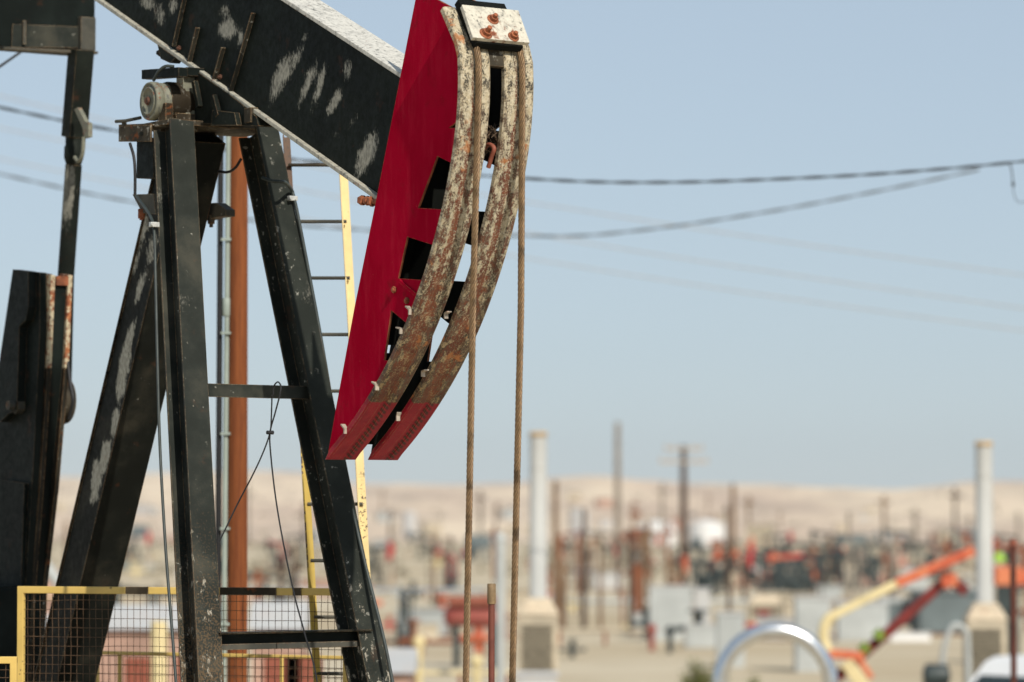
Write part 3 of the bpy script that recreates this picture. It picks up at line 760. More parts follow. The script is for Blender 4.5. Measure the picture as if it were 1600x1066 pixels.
pt.bar(pA + Z * .03, pB, W, .135, .13)
po = pt.build('pitman_arm', M['black'], pump, .006)
pj = MB()
j0, j1, j2 = hp(117, 175, wp), hp(117, 215, wp), hp(115, 258, wp)
pj.lathe(j2, j0 - j2, [(0, .05), (.05, .066), (.12, .066), (.13, .058), (.20, .06), (.24, .072), (.30, .072), (.35, .06)], 16)
pj.build('pitman_socket', M['black'], po)
pj = MB(); pj.prism([hp(x, y, wp - .09) for x, y in ((116, 171), (121, 168), (133, 190), (138, 192), (138, 214), (131, 216), (129, 200))], W * .03)
pj.tube(spline([hp(131, 214, wp - .09), hp(129, 240, wp - .09), hp(123, 252, wp - .09), hp(117, 246, wp - .09)], 5), .014, 8)
pj.build('latch_hook', M['bearcap'], po, .004)
ptl = MB(); ptl.tube([j2, hp(103, 430, wp), hp(98, 640, wp)], .058, 16)
pa_ = []
def pw(p): return .95 * max(0, 1 - abs((p - hp(107, 300, wp - .05)).z) / .32) * (1 if (p - hp(107, 300, wp)).dot(W) < -.01 else .2)
nn = MB(); pts = resample([j2, hp(103, 430, wp)], .03); nn.tube(pts + [hp(98, 640, wp)], .056, 18); nn.build('pitman_rod', M['black'], po, 0, None, pw)
# crank with counterweight slabs at the tail
wc = .62
ck = MB()
CK = [(20, 422), (62, 426), (62, 520), (52, 720), (40, 915), (32, 1100), (-60, 1160), (-30, 900), (0, 640)]
ck.prism([hp(x, y, wc) for x, y in CK], W * .05)
cko = ck.build('crank_arm', M['crank'], pump, .006)
ck2 = MB().prism([hp(x, y, wc - .06) for x, y in ((20, 421), (44, 424), (44, 480), (40, 500), (30, 510), (26, 640), (14, 646), (0, 660), (-12, 640))], W * .058)
ck2.build('counterweight', M['crank'], cko, .008)
ck3 = MB().prism([hp(x, y, wc - .03) for x, y in ((2, 750), (38, 755), (36, 800), (30, 1010), (20, 1100), (-40, 1100), (-20, 800))], W * .03); ck3.build('counterweight', M['crank'], cko, .01)
ck4 = MB().prism([hp(x, y, wc + .05) for x, y in ((52, 425), (72, 428), (68, 560), (56, 760), (44, 915), (36, 1100), (0, 1100), (20, 720))], W * .045); ck4.build('counterweight', M['crank'], cko, .004)
for (x0, x1, x2, x3, w, mat) in ((80, 60, 48, 40, wc + .055, 'crankedge'), (107, 84, 66, 58, wc + .175, 'crankedge')):
    f = MB()
    f.prism([hp(x0 - 14, 428, w), hp(x0, 430, w), hp(x0 - 6, 575, w), hp(x0 - 19, 575, w)], W * .03)
    f.build('crank_flange', M[mat], cko, .004)
    f = MB(); f.prism([hp(x0 - 19, 576, w), hp(x0 - 6, 576, w), hp(x1 + 2, 760, w), hp(x2 + 2, 915, w), hp(x3, 1100, w), hp(x3 - 14, 1100, w), hp(x2 - 14, 915, w), hp(x1 - 12, 760, w)], W * .03)
    f.build('crank_flange', M['wristpin'], cko, .004)
f = MB(); f.prism([hp(x, y, wc + .09) for x, y in ((70, 436), (86, 440), (80, 560), (62, 760), (50, 915), (40, 1100), (20, 1100), (30, 915), (44, 760), (60, 560))], W * .086); f.build('crank_web', M['crank'], cko)
f = MB(); q = hp(82, 432, wc + .09); f.box(q, U * .06, W * .086, Z * -.06); f.build('end_cap', M['rust'], cko)
f = MB(); q = hp(80, 626, wc + .215)
f.lathe(q, W, [(0, .12), (.02, .16), (.03, .14), (.07, .14), (.08, .16), (.11, .15)], 32); f.build('wrist_pin', M['wristpin'], cko)
f = MB(); q = hp(34, 634, wc - .002)
f.tube([q, q - W * .05], .055, 6); f.tube([q - W * .05, q - W * .10], .03, 10); f.build('nut', M['rib'], cko, .004)
hose([hp(105, 560, wc + .2), hp(110, 600, wc + .2), hp(114, 625, wc + .2), hp(108, 655, wc + .2)], .012, par=cko, mat='cable')
# gear reducer and skid out of the picture's lower left
gb = MB().cbox(PT(hs(-70, 1000, .3)[0], .25, PADZ + .75), U, W, Z, .8, .7, 1.1); gb.build('gear_reducer', M['crank'], pump, .03)
sk = MB()
for w in (-.35, .72): sk.cbox(PT(-3.6, w, PADZ + .06), U, W, Z, 4.6, .2, .12)
for s in (-2.05, -2.9, -4.5, -5.6): sk.cbox(PT(s, .185, PADZ + .045), U, W, Z, .2, .86, .09)
sk.build('base_skid', M['crank'], pump, .006)
# ladder on the far front leg
ld = MB()
def lad(px, py, t): return pd(px, py, lerp(22.9, 22.3, t))
L0, L1 = lad(448, 215, 0), lad(499, 1110, 1); R0, R1 = lad(536, 250, 0), lad(584, 1110, 1)
L1 = L0 + (L1 - L0) * ((PADZ - L0.z) / (L1.z - L0.z)); R1 = R0 + (R1 - R0) * ((PADZ - R0.z) / (R1.z - R0.z))
lr = bpy.data.objects.new('ladder', None); COL.objects.link(lr); lr.parent = pump; lr.location = (0, 0, 0); lr['label'] = 'yellow ladder with thin dark rungs'
for (a, b, mat, k) in ((L0, L1, 'oldyellow', 0), (R0, R1, 'cream', 1)):
    mb = MB(); side = (R0 - L0).normalized()
    for i in range(40):
        q0, q1 = a + (b - a) * i / 40, a + (b - a) * (i + 1) / 40; mb.bar(q0, q1, side, .048 if k else .040, .012)
    mb.bar(a - side * (.024 if k else .020) - V((0, .03, 0)), b - side * (.024 if k else .020) - V((0, .03, 0)), side, .008, .055)
    top = hp(0, 0, 0)
    def wy(p, k=k):
        if k: return .0 if p.z > pd(560, 715, 22.5).z else .10
        return .3 if p.z > pd(450, 330, 22.8).z else -.05
    mb.build('ladder_rail', M[mat], lr, 0, None, wy)
for i in range(-1, 14):
    y = 258 + 88.3 * i
    if y < 230: continue
    p = pd(447 + (y - 200) * .057, y, lerp(22.87, 22.3, (y - 215) / 895)); q = pd(536 + (y - 250) * .058, y, lerp(22.87, 22.3, (y - 215) / 895))
    if p.z < PADZ + .05: continue
    MB().tube([p, q], .0105, 8).build('rung', M['saddle'] if i == 0 else M['rib'], lr)

# ------------------------------------------------------------------ things round the pump unit
# thin black wires tied on the brace
def thinwire(pts, r=.0048): return pts
tw = MB()
A = spline([hp(425, 618, -.05), hp(424, 650, 0), hp(422, 675, .02), hp(412, 705, .0), hp(395, 742, -.05), hp(370, 790, -.1), hp(342, 848, -.2)], 8)
B = spline([hp(427, 617, .06), hp(428, 604, .06), hp(434, 597, .06), hp(439, 604, .06), hp(437, 618, .05), hp(430, 645, .04), hp(422, 676, .03), hp(423, 710, .04), hp(431, 780, .05), hp(443, 850, .05), hp(460, 930, .06), hp(476, 990, .08), hp(497, 1075, .1), hp(520, 1290, .12)], 8)
tw.tube(A, .0045, 6); tw.tube(B, .0045, 6); c = hp(422, 676, .02); tw.tube([c - W * .02, c + W * .02], .011, 8)
tag(tw.build('tie_wire', M['cable'], None, 0, hp(430, 600, 0)), 'thin black wires looped over the upper cross brace and knotted below it', 'wire')

# guard panels
def guard(pa, pb, zt, mat_wear, label, cell=.0425, rows=.056, jit=.004, fw=.042, post_right=True, zbot=PADZ + .03):
    pa, pb = V(pa), V(pb); pa.z = pb.z = 0; d = (pb - pa); Ln = d.length; d.normalize(); nrm = V((d.y, -d.x, 0))
    if nrm.y > 0: nrm = -nrm
    root = empty('mesh_guard', (pa + pb) / 2 + Z * PADZ, label, 'guard panel', 'yellow mesh guards around the pump unit')
    f = MB(); h = zt - PADZ
    f.box(pa + Z * (zt - fw) - nrm * .012, d * Ln, Z * fw, nrm * .03)
    f.box(pa + Z * (PADZ + .05) - nrm * .012, d * Ln, Z * fw, nrm * .03)
    for q in ([pa, pb - d * fw] if post_right else [pa]): f.box(q + Z * PADZ - nrm * .0118, d * fw, Z * (h - .003), nrm * .0296)
    fo = f.build('guard_frame', M['yellow'], root, .004)
    me = MB(); nxx = int(Ln / cell); nyy = int(h / rows); rnd = random.Random(len(label))
    def g(i, j):
        p = pa + d * (fw * .6 + (Ln - fw) * i / nxx); z = zt - .03 - (h - .1) * j / nyy
        k = noise.noise(p * 3.1 + Z * z * 3); m = noise.noise(p * 1.3 + Z * z * 2 + V((9, 0, 0)))
        return p + d * (m * jit * 1.6 + rnd.uniform(-1, 1) * jit * .35) + Z * (z + k * jit * 2.2) + nrm * (.004 + k * jit)
    G = [[g(i, j) for i in range(nxx + 1)] for j in range(nyy + 1)]
    for i in range(nxx + 1): me.tube([G[j][i] for j in range(nyy + 1)], .0017, 4, caps=False)
    for j in range(nyy + 1): me.tube([q + nrm * .003 for q in G[j]], .0017, 4, caps=False)
    me.build('wire_mesh', M['wire'], root)
    return root, pa, d, nrm
g1, gpa, gd, gn = guard(pd(29, 915, 22.95), pd(548, 925, 22.15), pd(29, 916, 22.95).z, 0, 'yellow framed wire mesh guard with rust-worn top rail, nearest of the guards')
# worn dark stretches of the top rail
M['sleeve'] = m_black('burnt_sleeve', 1., 1., .3, (.03, .024, .016), .8)
zt = pd(29, 916, 22.95).z
for x0, x1 in ((199, 234), (346, 434), (460, 473)):
    Lx = (pd(548, 925, 22.15) - pd(29, 915, 22.95)); 
    def rail(x):
        r = ray(x, 920); nn_ = V((gd.y, -gd.x, 0)); t = gpa.dot(nn_) / r.dot(nn_); q = r * t; return q
    a, b = rail(x0), rail(x1); a.z = b.z = zt - .0435
    wr = MB().box(a - gn * .016, b - a, Z * .045, gn * .040); wr.build('worn_sleeve', M['sleeve'], g1)
g2_, *_ = guard(pd(150, 1018, 24.6), pd(560, 1030, 23.6), pd(150, 1017, 24.6).z, 0, 'low yellow rail with wire mesh seen behind the nearest guard and the rear leg', .05, .06, .003, .022)
for x in (184, 437):
    mid = MB(); q = pd(x, 1020, 24.2 if x < 300 else 23.75); mid.box(V((q.x, q.y, PADZ)), V((.024, 0, 0)), V((0, .02, 0)), Z * (pd(x, 1023, 24).z - PADZ)); mid.build('guard_post', M['yellow'], g2_)
g3, *_ = guard(pd(-160, 1026, 21.9), pd(27, 1027, 21.9), pd(0, 1026, 21.9).z, 0, 'short yellow mesh guard with rounded corner in the lower left corner', .05, .05, .003, .04)

# well tubing stub with its coupling
q = pd(768, 1000, 20.2); top = pd(768, 944, 20.2).z; tp2 = pd(768, 912, 20.2).z
st = empty('tubing_stub', (q.x, q.y, PADZ), 'thin upright red-brown pipe with a tan coupling, between the two bridle ropes', 'pipe')
MB().tube([V((q.x, q.y, PADZ)), V((q.x, q.y, (top + PADZ) / 2)), V((q.x, q.y, top + .02))], .0165, 16).build('pipe', M['brown'], st)
MB().lathe(V((q.x, q.y, top)), Z, [(0, .0205), (.005, .0225), (tp2 - top - .004, .0225), (tp2 - top, .0205)], 20).build('coupling', M['coupling'], st)

# red-brown pole with conduit just behind
q = pd(372, 600, 27.); zt = pd(372, 60, 27.).z
up = empty('utility_pole', (q.x, q.y, PADZ), 'orange-brown wooden pole with a pale conduit strapped to it, right behind the pump legs', 'pole', )
MB().tube([V((q.x + .006 * 0, q.y, lerp(PADZ, zt, k / 12))) for k in range(13)], .073, 24, r1=.062).build('pole_shaft', M['wood'], up)
cx = pd(350, 600, 27.).x
cq = V((cx, q.y - .02, 0))
MB().tube([V((cx, q.y - .02, PADZ)), V((cx + .02, q.y - .02, pd(0, 500, 27).z)), V((cx + .03, q.y - .02, zt))], .019, 16).build('conduit', M['conduit'], up)
for y in (377, 523, 680, 828, 977):
    z = pd(0, y, 27).z; m_ = MB(); m_.box(V((cx - .02, q.y - .055, z)), V((.07, 0, 0)), V((0, .02, 0)), Z * .018); m_.build('pipe_strap', M['conduit'], up)
z = pd(0, 495, 27).z; MB().lathe(V((cx + .018, q.y - .02, z)), Z, [(0, .024), (.01, .03), (.12, .03), (.13, .024)], 16).build('conduit_joint', M['conduit'], up)
z2 = pd(344, 600, 27.); MB().tube([V((z2.x - .013, q.y - .0, PADZ)), V((z2.x + .0, q.y, zt))], .021, 12).build('riser_cable', M['cable'], up)
M['standpipe'] = m_plain('rust_brown_pipe', (.085, .022, .012), .7, 0, .35, 6)
# dark red upright pipe at the right
q = pd(1583, 900, 42.)
rp = empty('standpipe', (q.x, q.y, FZ), 'tall dark red pipe standing at the right edge of the photo', 'pipe')
MB().tube([V((q.x, q.y, FZ)), V((q.x, q.y, pd(0, 848, 42).z))], .034, 16).build('pipe', M['standpipe'], rp); MB().lathe(V((q.x, q.y, pd(0, 852, 42).z)), Z, [(0, .046), (.06, .046)], 16).build('pipe_cap', M['redprimer'], rp)

# ------------------------------------------------------------------ overhead lines
def oline(px, depth, r, label, mat='line', twist=0., pitch=.5, name='overhead_cable', group=None):
    pts = spline([pd(x, y, depth(x) if callable(depth) else depth) for x, y in px], 10); mb = MB()
    if twist:
        pts = resample(pts, .06); s = 0
        for k in (0, 1):
            s = 0; out = []
            for i, p in enumerate(pts):
                if i: s += (p - pts[i - 1]).length
                an = 2 * math.pi * s / pitch + math.pi * k; out.append(p + V((0, math.cos(an), math.sin(an))) * twist)
            mb.tube(out, r, 6)
    else: mb.tube(pts, r, 6)
    return tag(mb.build(name, M[mat], None, 0, pts[len(pts) // 2]), label, 'overhead cable', group)
oline([(-250, 112), (0, 168), (185, 205), (466, 250), (838, 280), (1050, 285), (1300, 276), (1450, 266), (1600, 252), (1850, 222)], 38, .0085, 'dark twisted overhead cable, darkest and highest one right of the horse head', twist=.0085, pitch=.62)
oline([(-250, 215), (0, 272), (210, 316), (480, 353), (838, 369), (1000, 360), (1200, 331), (1400, 293), (1530, 265)], lambda x: 52, .0095, 'grey twisted overhead cable sagging below the dark one and rising to meet it', mat='line2', twist=.0095, pitch=.9)
oline([(-200, 100), (0, 150), (210, 198), (500, 262), (838, 318), (1200, 374), (1600, 430), (1900, 470)], 70, .011, 'faint thin overhead wire, highest of the three crossing the sky', 'thinline', name='overhead_wire', group='faint wires')
oline([(-200, 155), (0, 200), (210, 243), (500, 303), (870, 372), (1200, 424), (1600, 482), (1900, 520)], 72, .011, 'faint thin overhead wire, middle one of the three crossing the sky', 'thinline', name='overhead_wire', group='faint wires')
oline([(-200, 203), (0, 248), (210, 291), (500, 347), (838, 406), (1200, 462), (1600, 517), (1900, 555)], 74, .011, 'faint thin overhead wire, lowest of the three crossing the sky', 'thinline', name='overhead_wire', group='faint wires')
oline([(-60, 148), (0, 104), (20, 90), (60, 62), (120, 20), (200, -40)], 27, .010, 'short dark cable slanting up at the top left edge behind the equaliser', 'line')
dr = MB(); dr.tube(spline([pd(1578, 257, 38), pd(1581, 268, 38), pd(1583, 288, 38)], 4), .007, 6); dr.lathe(pd(1583, 292, 38), Z, [(0, .008), (.01, .016), (.04, .016), (.05, .008)], 10)
dr.tube(spline([pd(1583, 292, 38), pd(1585, 306, 38), pd(1592, 316, 38), pd(1612, 314, 38)], 5), .004, 6)
tag(dr.build('cable_drop', M['line'], None, 0, pd(1583, 288, 38)), 'short drop wire with small insulator hanging from the dark cable at the right edge', 'drop wire')

# ------------------------------------------------------------------ ground and hills
def gz(x, y):
    t = max(0., min(1., (y - 30) / 26)); t = t * t * (3 - 2 * t); return lerp(PADZ, FZ, t)
ys = [-40, -10, 0, 8, 14, 18, 20, 22, 24, 26, 28, 30, 32, 35, 38, 41, 44, 47, 50, 53, 56, 60, 70, 85, 100, 125, 150, 200, 260, 340, 450, 600, 800, 1100, 1600, 2600, 5000]
xs = [-3000, -1200, -500, -200, -100, -50, -25, -12, -6, 0, 6, 12, 25, 50, 100, 200, 500, 1200, 3000]
g = MB(); g.add([V((x, y, gz(x, y))) for y in ys for x in xs], [(j * len(xs) + i, j * len(xs) + i + 1, (j + 1) * len(xs) + i + 1, (j + 1) * len(xs) + i) for j in range(len(ys) - 1) for i in range(len(xs) - 1)], 0, True)
tag(g.build('ground', M['ground']), kind='structure')
ridge = [(-4000, 748), (-1500, 742), (0, 741), (130, 744), (250, 742), (400, 737), (450, 738), (560, 755), (700, 756), (800, 752), (880, 743), (930, 741), (1000, 750), (1080, 757), (1200, 757), (1300, 760), (1420, 765), (1460, 756), (1510, 750), (1600, 750), (3000, 744), (6000, 748)]
HD = 2000.
def ridge_h(x):
    p = 800 + x / HD * F
    for (a, ya), (b, yb) in zip(ridge, ridge[1:]):
        if a <= p <= b:
            t = (p - a) / (b - a); t = t * t * (3 - 2 * t); return (820 - lerp(ya, yb, t)) / F * HD
    return 24.
h = MB(); NX, NY = 320, 70; X0, X1, Y0, Y1 = -1500., 1500., 780., 2700.
def hill_z(x, y):
    t = (y - Y0) / (HD - Y0); tt = max(0, min(1, t)); prof_h = (tt ** 1.15) if t <= 1 else max(0, 1 - (t - 1) * .5)
    n = noise.fractal(V((x * .006, y * .0035, 1.3)), 1., 2.1, 5); rg_ = abs(noise.noise(V((x * .014, y * .004, 4)))) - .25; r2 = abs(noise.noise(V((x * .045, y * .006, 8)))) - .25
    amp = max(0, min(1, t * 3)) * (7. if t < .85 else 2.2 if t < 1.05 else 5)
    return FZ - 1.0 + (ridge_h(x) - FZ + 1.) * prof_h + amp * (n * .55 + rg_ * .9 + r2 * .35)
vs = [V((lerp(X0, X1, i / NX), lerp(Y0, Y1, j / NY), hill_z(lerp(X0, X1, i / NX), lerp(Y0, Y1, j / NY)))) for j in range(NY + 1) for i in range(NX + 1)]
h.add(vs, [(j * (NX + 1) + i, j * (NX + 1) + i + 1, (j + 1) * (NX + 1) + i + 1, (j + 1) * (NX + 1) + i) for j in range(NY) for i in range(NX)], 0, True)
tag(h.build('hills', M['hills']), kind='structure')

# ------------------------------------------------------------------ field objects
def fz(depth): return gz(0, depth)
# exhaust stacks on louvred housings
def housing(px, depth, label, stack=True, w=.82, hgt=2.12, sh=3.35):
    x = gx(px, depth); g0 = fz(depth)
    r = empty('burner_housing', (x, depth, g0), label, 'burner housing', 'louvred burner housings')
    b = MB(); b.box(V((x - w / 2, depth - w / 2, g0)), V((w, 0, 0)), V((0, w, 0)), Z * hgt); bo = b.build('casing', M['tan'], r, .02)
    sl = MB()
    for k in range(13):
        z = g0 + hgt * .42 + k * hgt * .04; sl.box(V((x - w * .42, depth - w / 2 - .045, z)), V((w * .78, 0, 0)), V((0, .04, -.02)), Z * .035)
    sl.build('louvre', M['slat'], bo)
    hd = MB(); hh = .36; k = .30
    lo = [V((x + sx * w * .54, depth + sy * w * .54, g0 + hgt + .003)) for sx, sy in ((-1, -1), (1, -1), (1, 1), (-1, 1))]; hi = [V((x + sx * w * k, depth + sy * w * k, g0 + hgt + hh)) for sx, sy in ((-1, -1), (1, -1), (1, 1), (-1, 1))]
    hd.add(lo + hi, [(3, 2, 1, 0), (4, 5, 6, 7), (0, 1, 5, 4), (1, 2, 6, 5), (2, 3, 7, 6), (3, 0, 4, 7)]); hd.build('hood', M['hood'], r, .02)
    if stack:
        s = MB(); z0 = g0 + hgt + hh
        s.lathe(V((x, depth, z0 + .002)), Z, [(0, .20), (.04, .20), (.04, .178), (sh, .178)], 28); so = s.build('exhaust_stack', M['stack'], r)
        s = MB(); s.lathe(V((x, depth, z0 + sh + .004)), Z, [(0, .178), (0, .186), (.10, .186), (.10, .16), (.05, .16)], 28); s.build('stack_rim', M['stacktop'], so)
        s = MB(); s.lathe(V((x, depth, z0 + sh * .80)), Z, [(0, .184), (.03, .184)], 28); s.build('stack_band', M['stack'], so)
    return r
housing(841, 80, 'tan louvred burner housing with tall white stack, just right of the hanging ropes')
housing(1537, 80, 'tan louvred burner housing with tall white stack, beside the dark red standpipe', sh=3.25, hgt=2.02)
housing(1195, 150, 'low pale burner housing without a stack, behind the silver pipe loop', False, 1.4, .9)

# aluminium clad pipe loop
D = 60.; cx_, rr_ = gx(1210, D), .86
z0 = pd(0, 985, D).z - rr_
lp = empty('pipe_loop', (cx_, D, fz(D)), 'shiny silver clad pipe bent into an upside-down U at the bottom edge of the photo', 'pipe loop')
N = 9
for k in range(N):
    a0, a1 = math.pi * k / N, math.pi * (k + 1) / N
    path = [V((cx_ + rr_ * math.cos(lerp(a0, a1, t / 5)), D, z0 + rr_ * math.sin(lerp(a0, a1, t / 5)))) for t in range(6)]
    MB().tube(path,   .118 if k % 2 else .122, 24).build('elbow_cladding', M['alu'], lp)
for s in (-1, 1): MB().tube([V((cx_ + s * rr_, D, fz(D))), V((cx_ + s * rr_, D, z0 - .01))], .119, 24).build('leg_cladding', M['alu'], lp)

# cream and orange pump boom
D = 75.
def q75(x, y, d=D): return pd(x, y, d)
bm_ = empty('pump_boom', (gx(1330, D), D, fz(D)), 'cream and orange pump boom on a dark red slanting strut, left of the white stack', 'pump boom')
b = MB(); b.bar(q75(1290, 968), q75(1400, 912), Z, .16, .17); bo = b.build('boom_arm', M['paleyel'], bm_, .02); b = MB(); b.bar(q75(1400.5, 911.8), q75(1522, 860), Z, .19, .17); b.build('arm_tip', M['orange'], bo, .02)
b = MB(); b.tube(spline([q75(1300, 962), q75(1290, 975), q75(1287, 995), q75(1292, 1018)], 5), .11, 14); b.build('boom_head', M['paleyel'], bm_)
b = MB(); b.bar(q75(1286, 1020), q75(1350, 1026), Z, .17, .15); b.bar(q75(1340, 1026), q75(1362, 1060), Z, .12, .12); b.build('head_bracket', M['orange'], bm_, .02)
b = MB(); b.bar(q75(1322, 1034, 74.8), q75(1375, 1110, 74.8), V((1, 0, 0)), .26, .12); b.build('brace', M['paleyel'], bm_, .02)
b = MB(); b.bar(q75(1300, 1066, 75.4), q75(1482, 903, 75.4), Z, .20, .16); b.bar(q75(1482, 903, 75.4), q75(1510, 925, 75.4), Z, .22, .16); so = b.build('slanting_strut', M['dred'], bm_, .02)
b = MB(); b.bar(q75(1470, 908, 75.25), q75(1495, 905, 75.25), Z, .27, .14); b.build('strut_cap', M['orange'], so, .02)
for x, y in ((1350, 1013), (1373, 992)):
    b = MB(); b.bar(q75(x - 5, y + 5, 75.25), q75(x + 6, y - 5, 75.25), Z, .203, .165); b.build('strut_band', M['limeband'], so)
b = MB(); p = q75(1300, 1066, 75.4); b.bar(p, V((p.x - .9, p.y, fz(D))), Z, .16, .16); p = q75(1375, 1110, 74.8); b.bar(p, V((p.x + .2, p.y, fz(D))), V((1, 0, 0)), .26, .12); b.bar(V((p.x + .5, D, fz(D) + .1)), V((p.x - 2., D, fz(D) + .1)), Z, .2, .5)
b.build('boom_base', M['dred'], bm_, .02)

# tanks and cabinets in the field
def cabinet(px, depth, wpx, ztop, label, mat='grey', dep=.8, name='equipment_cabinet', rot=0, zb=None):
    k = depth / F; x = gx(px, depth); w = wpx * k; g0 = fz(depth) if zb is None else zb; zt = pd(0, ztop, depth).z
    r = empty(name, (x, depth, g0), label, 'cabinet'); b = MB(); ax, ay = V((math.cos(rot), math.sin(rot), 0)), V((-math.sin(rot), math.cos(rot), 0))
    b.cbox(V((x, depth, (g0 + zt) / 2 - .03)), ax, ay, Z, w, dep, zt - g0 - .06); bo = b.build('cabinet_body', M[mat], r, .015)
    b = MB(); b.cbox(V((x, depth, zt - .03)), ax, ay, Z, w + .08, dep + .08, .058); b.build('roof', M['white' if mat != 'steel' else 'steel'], r, .01)
    b = MB(); b.cbox(V((x, depth, (g0 + zt) / 2)) - ay * (dep / 2 + .008), ax, ay, Z, w * .8, .016, (zt - g0) * .8); b.build('door', M[mat], r, .004)
    return r
cabinet(1047, 133, 66, 915, 'white upright equipment cabinet beside the crossarm pole')
cabinet(1096, 135, 24, 918, 'narrow white cabinet right of the crossarm pole', 'white', .5)
cabinet(1140, 108, 42, 956, 'pale grey cabinet left of the stackless burner housing')
cabinet(1268, 105, 54, 932, 'grey cabinet behind the silver pipe loop, left of the pump boom', 'grey', 1.)
cabinet(1345, 133, 78, 940, 'wide light grey cabinet behind the pump boom', 'grey', 1.2)
cabinet(1100, 125, 60, 975, 'low grey-green cabinet in front of the narrow white one', 'grey', .7)
cabinet(838, 72, 64, 1050, 'low white box under the left louvred housing', 'white', .9)
# long blue-grey tank trailer
D = 140.; x0, x1 = gx(1378, D), gx(1532, D); zt = pd(0, 942, D).z; zb = pd(0, 978, D).z
tr = empty('tank_trailer', ((x0 + x1) / 2, D, fz(D)), 'long blue-grey box tank with pale top, behind the dark red strut', 'tank')
b = MB(); b.box(V((x0, D, zb)), V((x1 - x0, 0, 0)), V((0, 1.6, 0)), Z * (zt - zb)); b.build('tank_body', M['steel'], tr, .04)
b = MB(); b.box(V((x0 - .05, D - .05, zt + .003)), V((x1 - x0 + .1, 0, 0)), V((0, 1.7, 0)), Z * .16); b.build('lid', M['grey'], tr, .03)
for xx in (x0 + .3, (x0 + x1) / 2, x1 - .5):
    b = MB(); b.box(V((xx, D + .2, fz(D))), V((.2, 0, 0)), V((0, 1.2, 0)), Z * (zb - fz(D) - .003)); b.build('support', M['dark'], tr)
cabinet(1420, 132, 62, 988, 'low white box on the ground under the blue-grey tank', 'brightwhite', .6)
# horizontal vessel on saddles
def vessel(px0, px1, ytop, ybot, depth, mat, label, name='storage_tank'):
    xa, xb = gx(px0, depth), gx(px1, depth); z1, z0 = pd(0, ytop, depth).z, pd(0, ybot, depth).z; r = (z1 - z0) / 2
    t = empty(name, ((xa + xb) / 2, depth, fz(depth)), label, 'tank')
    b = MB(); L = xb - xa; b.lathe(V((xa, depth, z0 + r)), V((1, 0, 0)), [(0, r * .3), (.03 * L, r * .75), (.08 * L, r), (.92 * L, r), (.97 * L, r * .75), (L, r * .3)], 28); b.build('vessel', M[mat], t)
    for k in (.2, .8):
        b = MB(); b.box(V((xa + L * k - .1, depth - r * .6, fz(depth))), V((.2, 0, 0)), V((0, r * 1.2, 0)), Z * (z0 + r * .4 - fz(depth))); b.build('saddle', M['dark'], t)
    return t
vessel(694, 792, 946, 980, 108, 'redtank', 'dull red horizontal tank behind the hanging ropes')
b = MB(); b.box(pd(700, 947, 107.6), V((1.6, 0, 0)), V((0, .8, 0)), Z * .28); tag(b.build('wooden_crate', M['redprimer'], None, .02, pd(740, 947, 108)), 'brown box lying on top of the dull red tank', 'box')
def uptank(px, wpx, ytop, depth, mat, label, conical=True):
    x = gx(px, depth); r = wpx / 2 * depth / F; zt = pd(0, ytop, depth).z; g0 = fz(depth) if depth < 500 else FZ - .3
    t = empty('storage_tank', (x, depth, g0), label, 'tank')
    MB().lathe(V((x, depth, g0)), Z, [(0, r), (zt - g0 - r * .12, r)], 32).build('shell', M[mat], t)
    MB().lathe(V((x, depth, zt - r * .12)), Z, [(.002, r * 1.02), (.03, r * 1.02), (r * .22, .1)], 32).build('roof', M[mat], t)
    return t
uptank(1026, 58, 816, 720, 'brightwhite', 'white storage tank far off at the foot of the hills, left of the crossarm pole')
uptank(1104, 56, 815, 710, 'brightwhite', 'white storage tank far off at the foot of the hills, right of the crossarm pole')
uptank(250, 26, 972, 66, 'paleyel', 'pale yellow upright tank seen through the mesh guard')
uptank(905, 30, 795, 900, 'white', 'small white storage tank far off between two brown poles')
uptank(640, 22, 800, 950, 'white', 'small white storage tank far off left of the hanging ropes')
uptank(500, 30, 826, 720, 'white', 'white storage tank far off between the ladder and the far leg')
# long low shed with white roof behind the guard
def shed(px0, px1, ytop, depth, roofpx, label, wall='brickred', dep=3.):
    xa, xb = gx(px0, depth), gx(px1, depth); zt = pd(0, ytop, depth).z; zr = pd(0, ytop + roofpx, depth).z; g0 = fz(depth)
    t = empty('low_shed', ((xa + xb) / 2, depth, g0), label, 'shed')
    b = MB(); b.box(V((xa, depth, g0)), V((xb - xa, 0, 0)), V((0, dep, 0)), Z * (zr - g0)); wo = b.build('wall', M[wall], t)
    b = MB(); b.prism([V((xa - .1, depth - .15, zr + .004)), V((xa - .1, depth + dep / 2, zt + .25)), V((xa - .1, depth + dep + .15, zr + .004))], V((xb - xa + .2, 0, 0))); b.build('roof', M['white'], t)
    b = MB()
    for k in (.25, .7): b.box(V((xa + (xb - xa) * k, depth - .02, g0)), V((.7, 0, 0)), V((0, .016, 0)), Z * (zr - g0) * .75)
    b.build('door', M['redprimer'], wo); return t
shed(152, 330, 968, 72, 16, 'long low brick-red shed with white roof behind the mesh guard')
shed(20, 84, 985, 70, 14, 'small brick-red shed behind the left end of the mesh guard')
shed(395, 470, 962, 74, 22, 'brick-red shed with white roof between the pole and the ladder')
shed(560, 640, 1040, 66, 12, 'white roofed brick-red shed low down, right of the far leg')

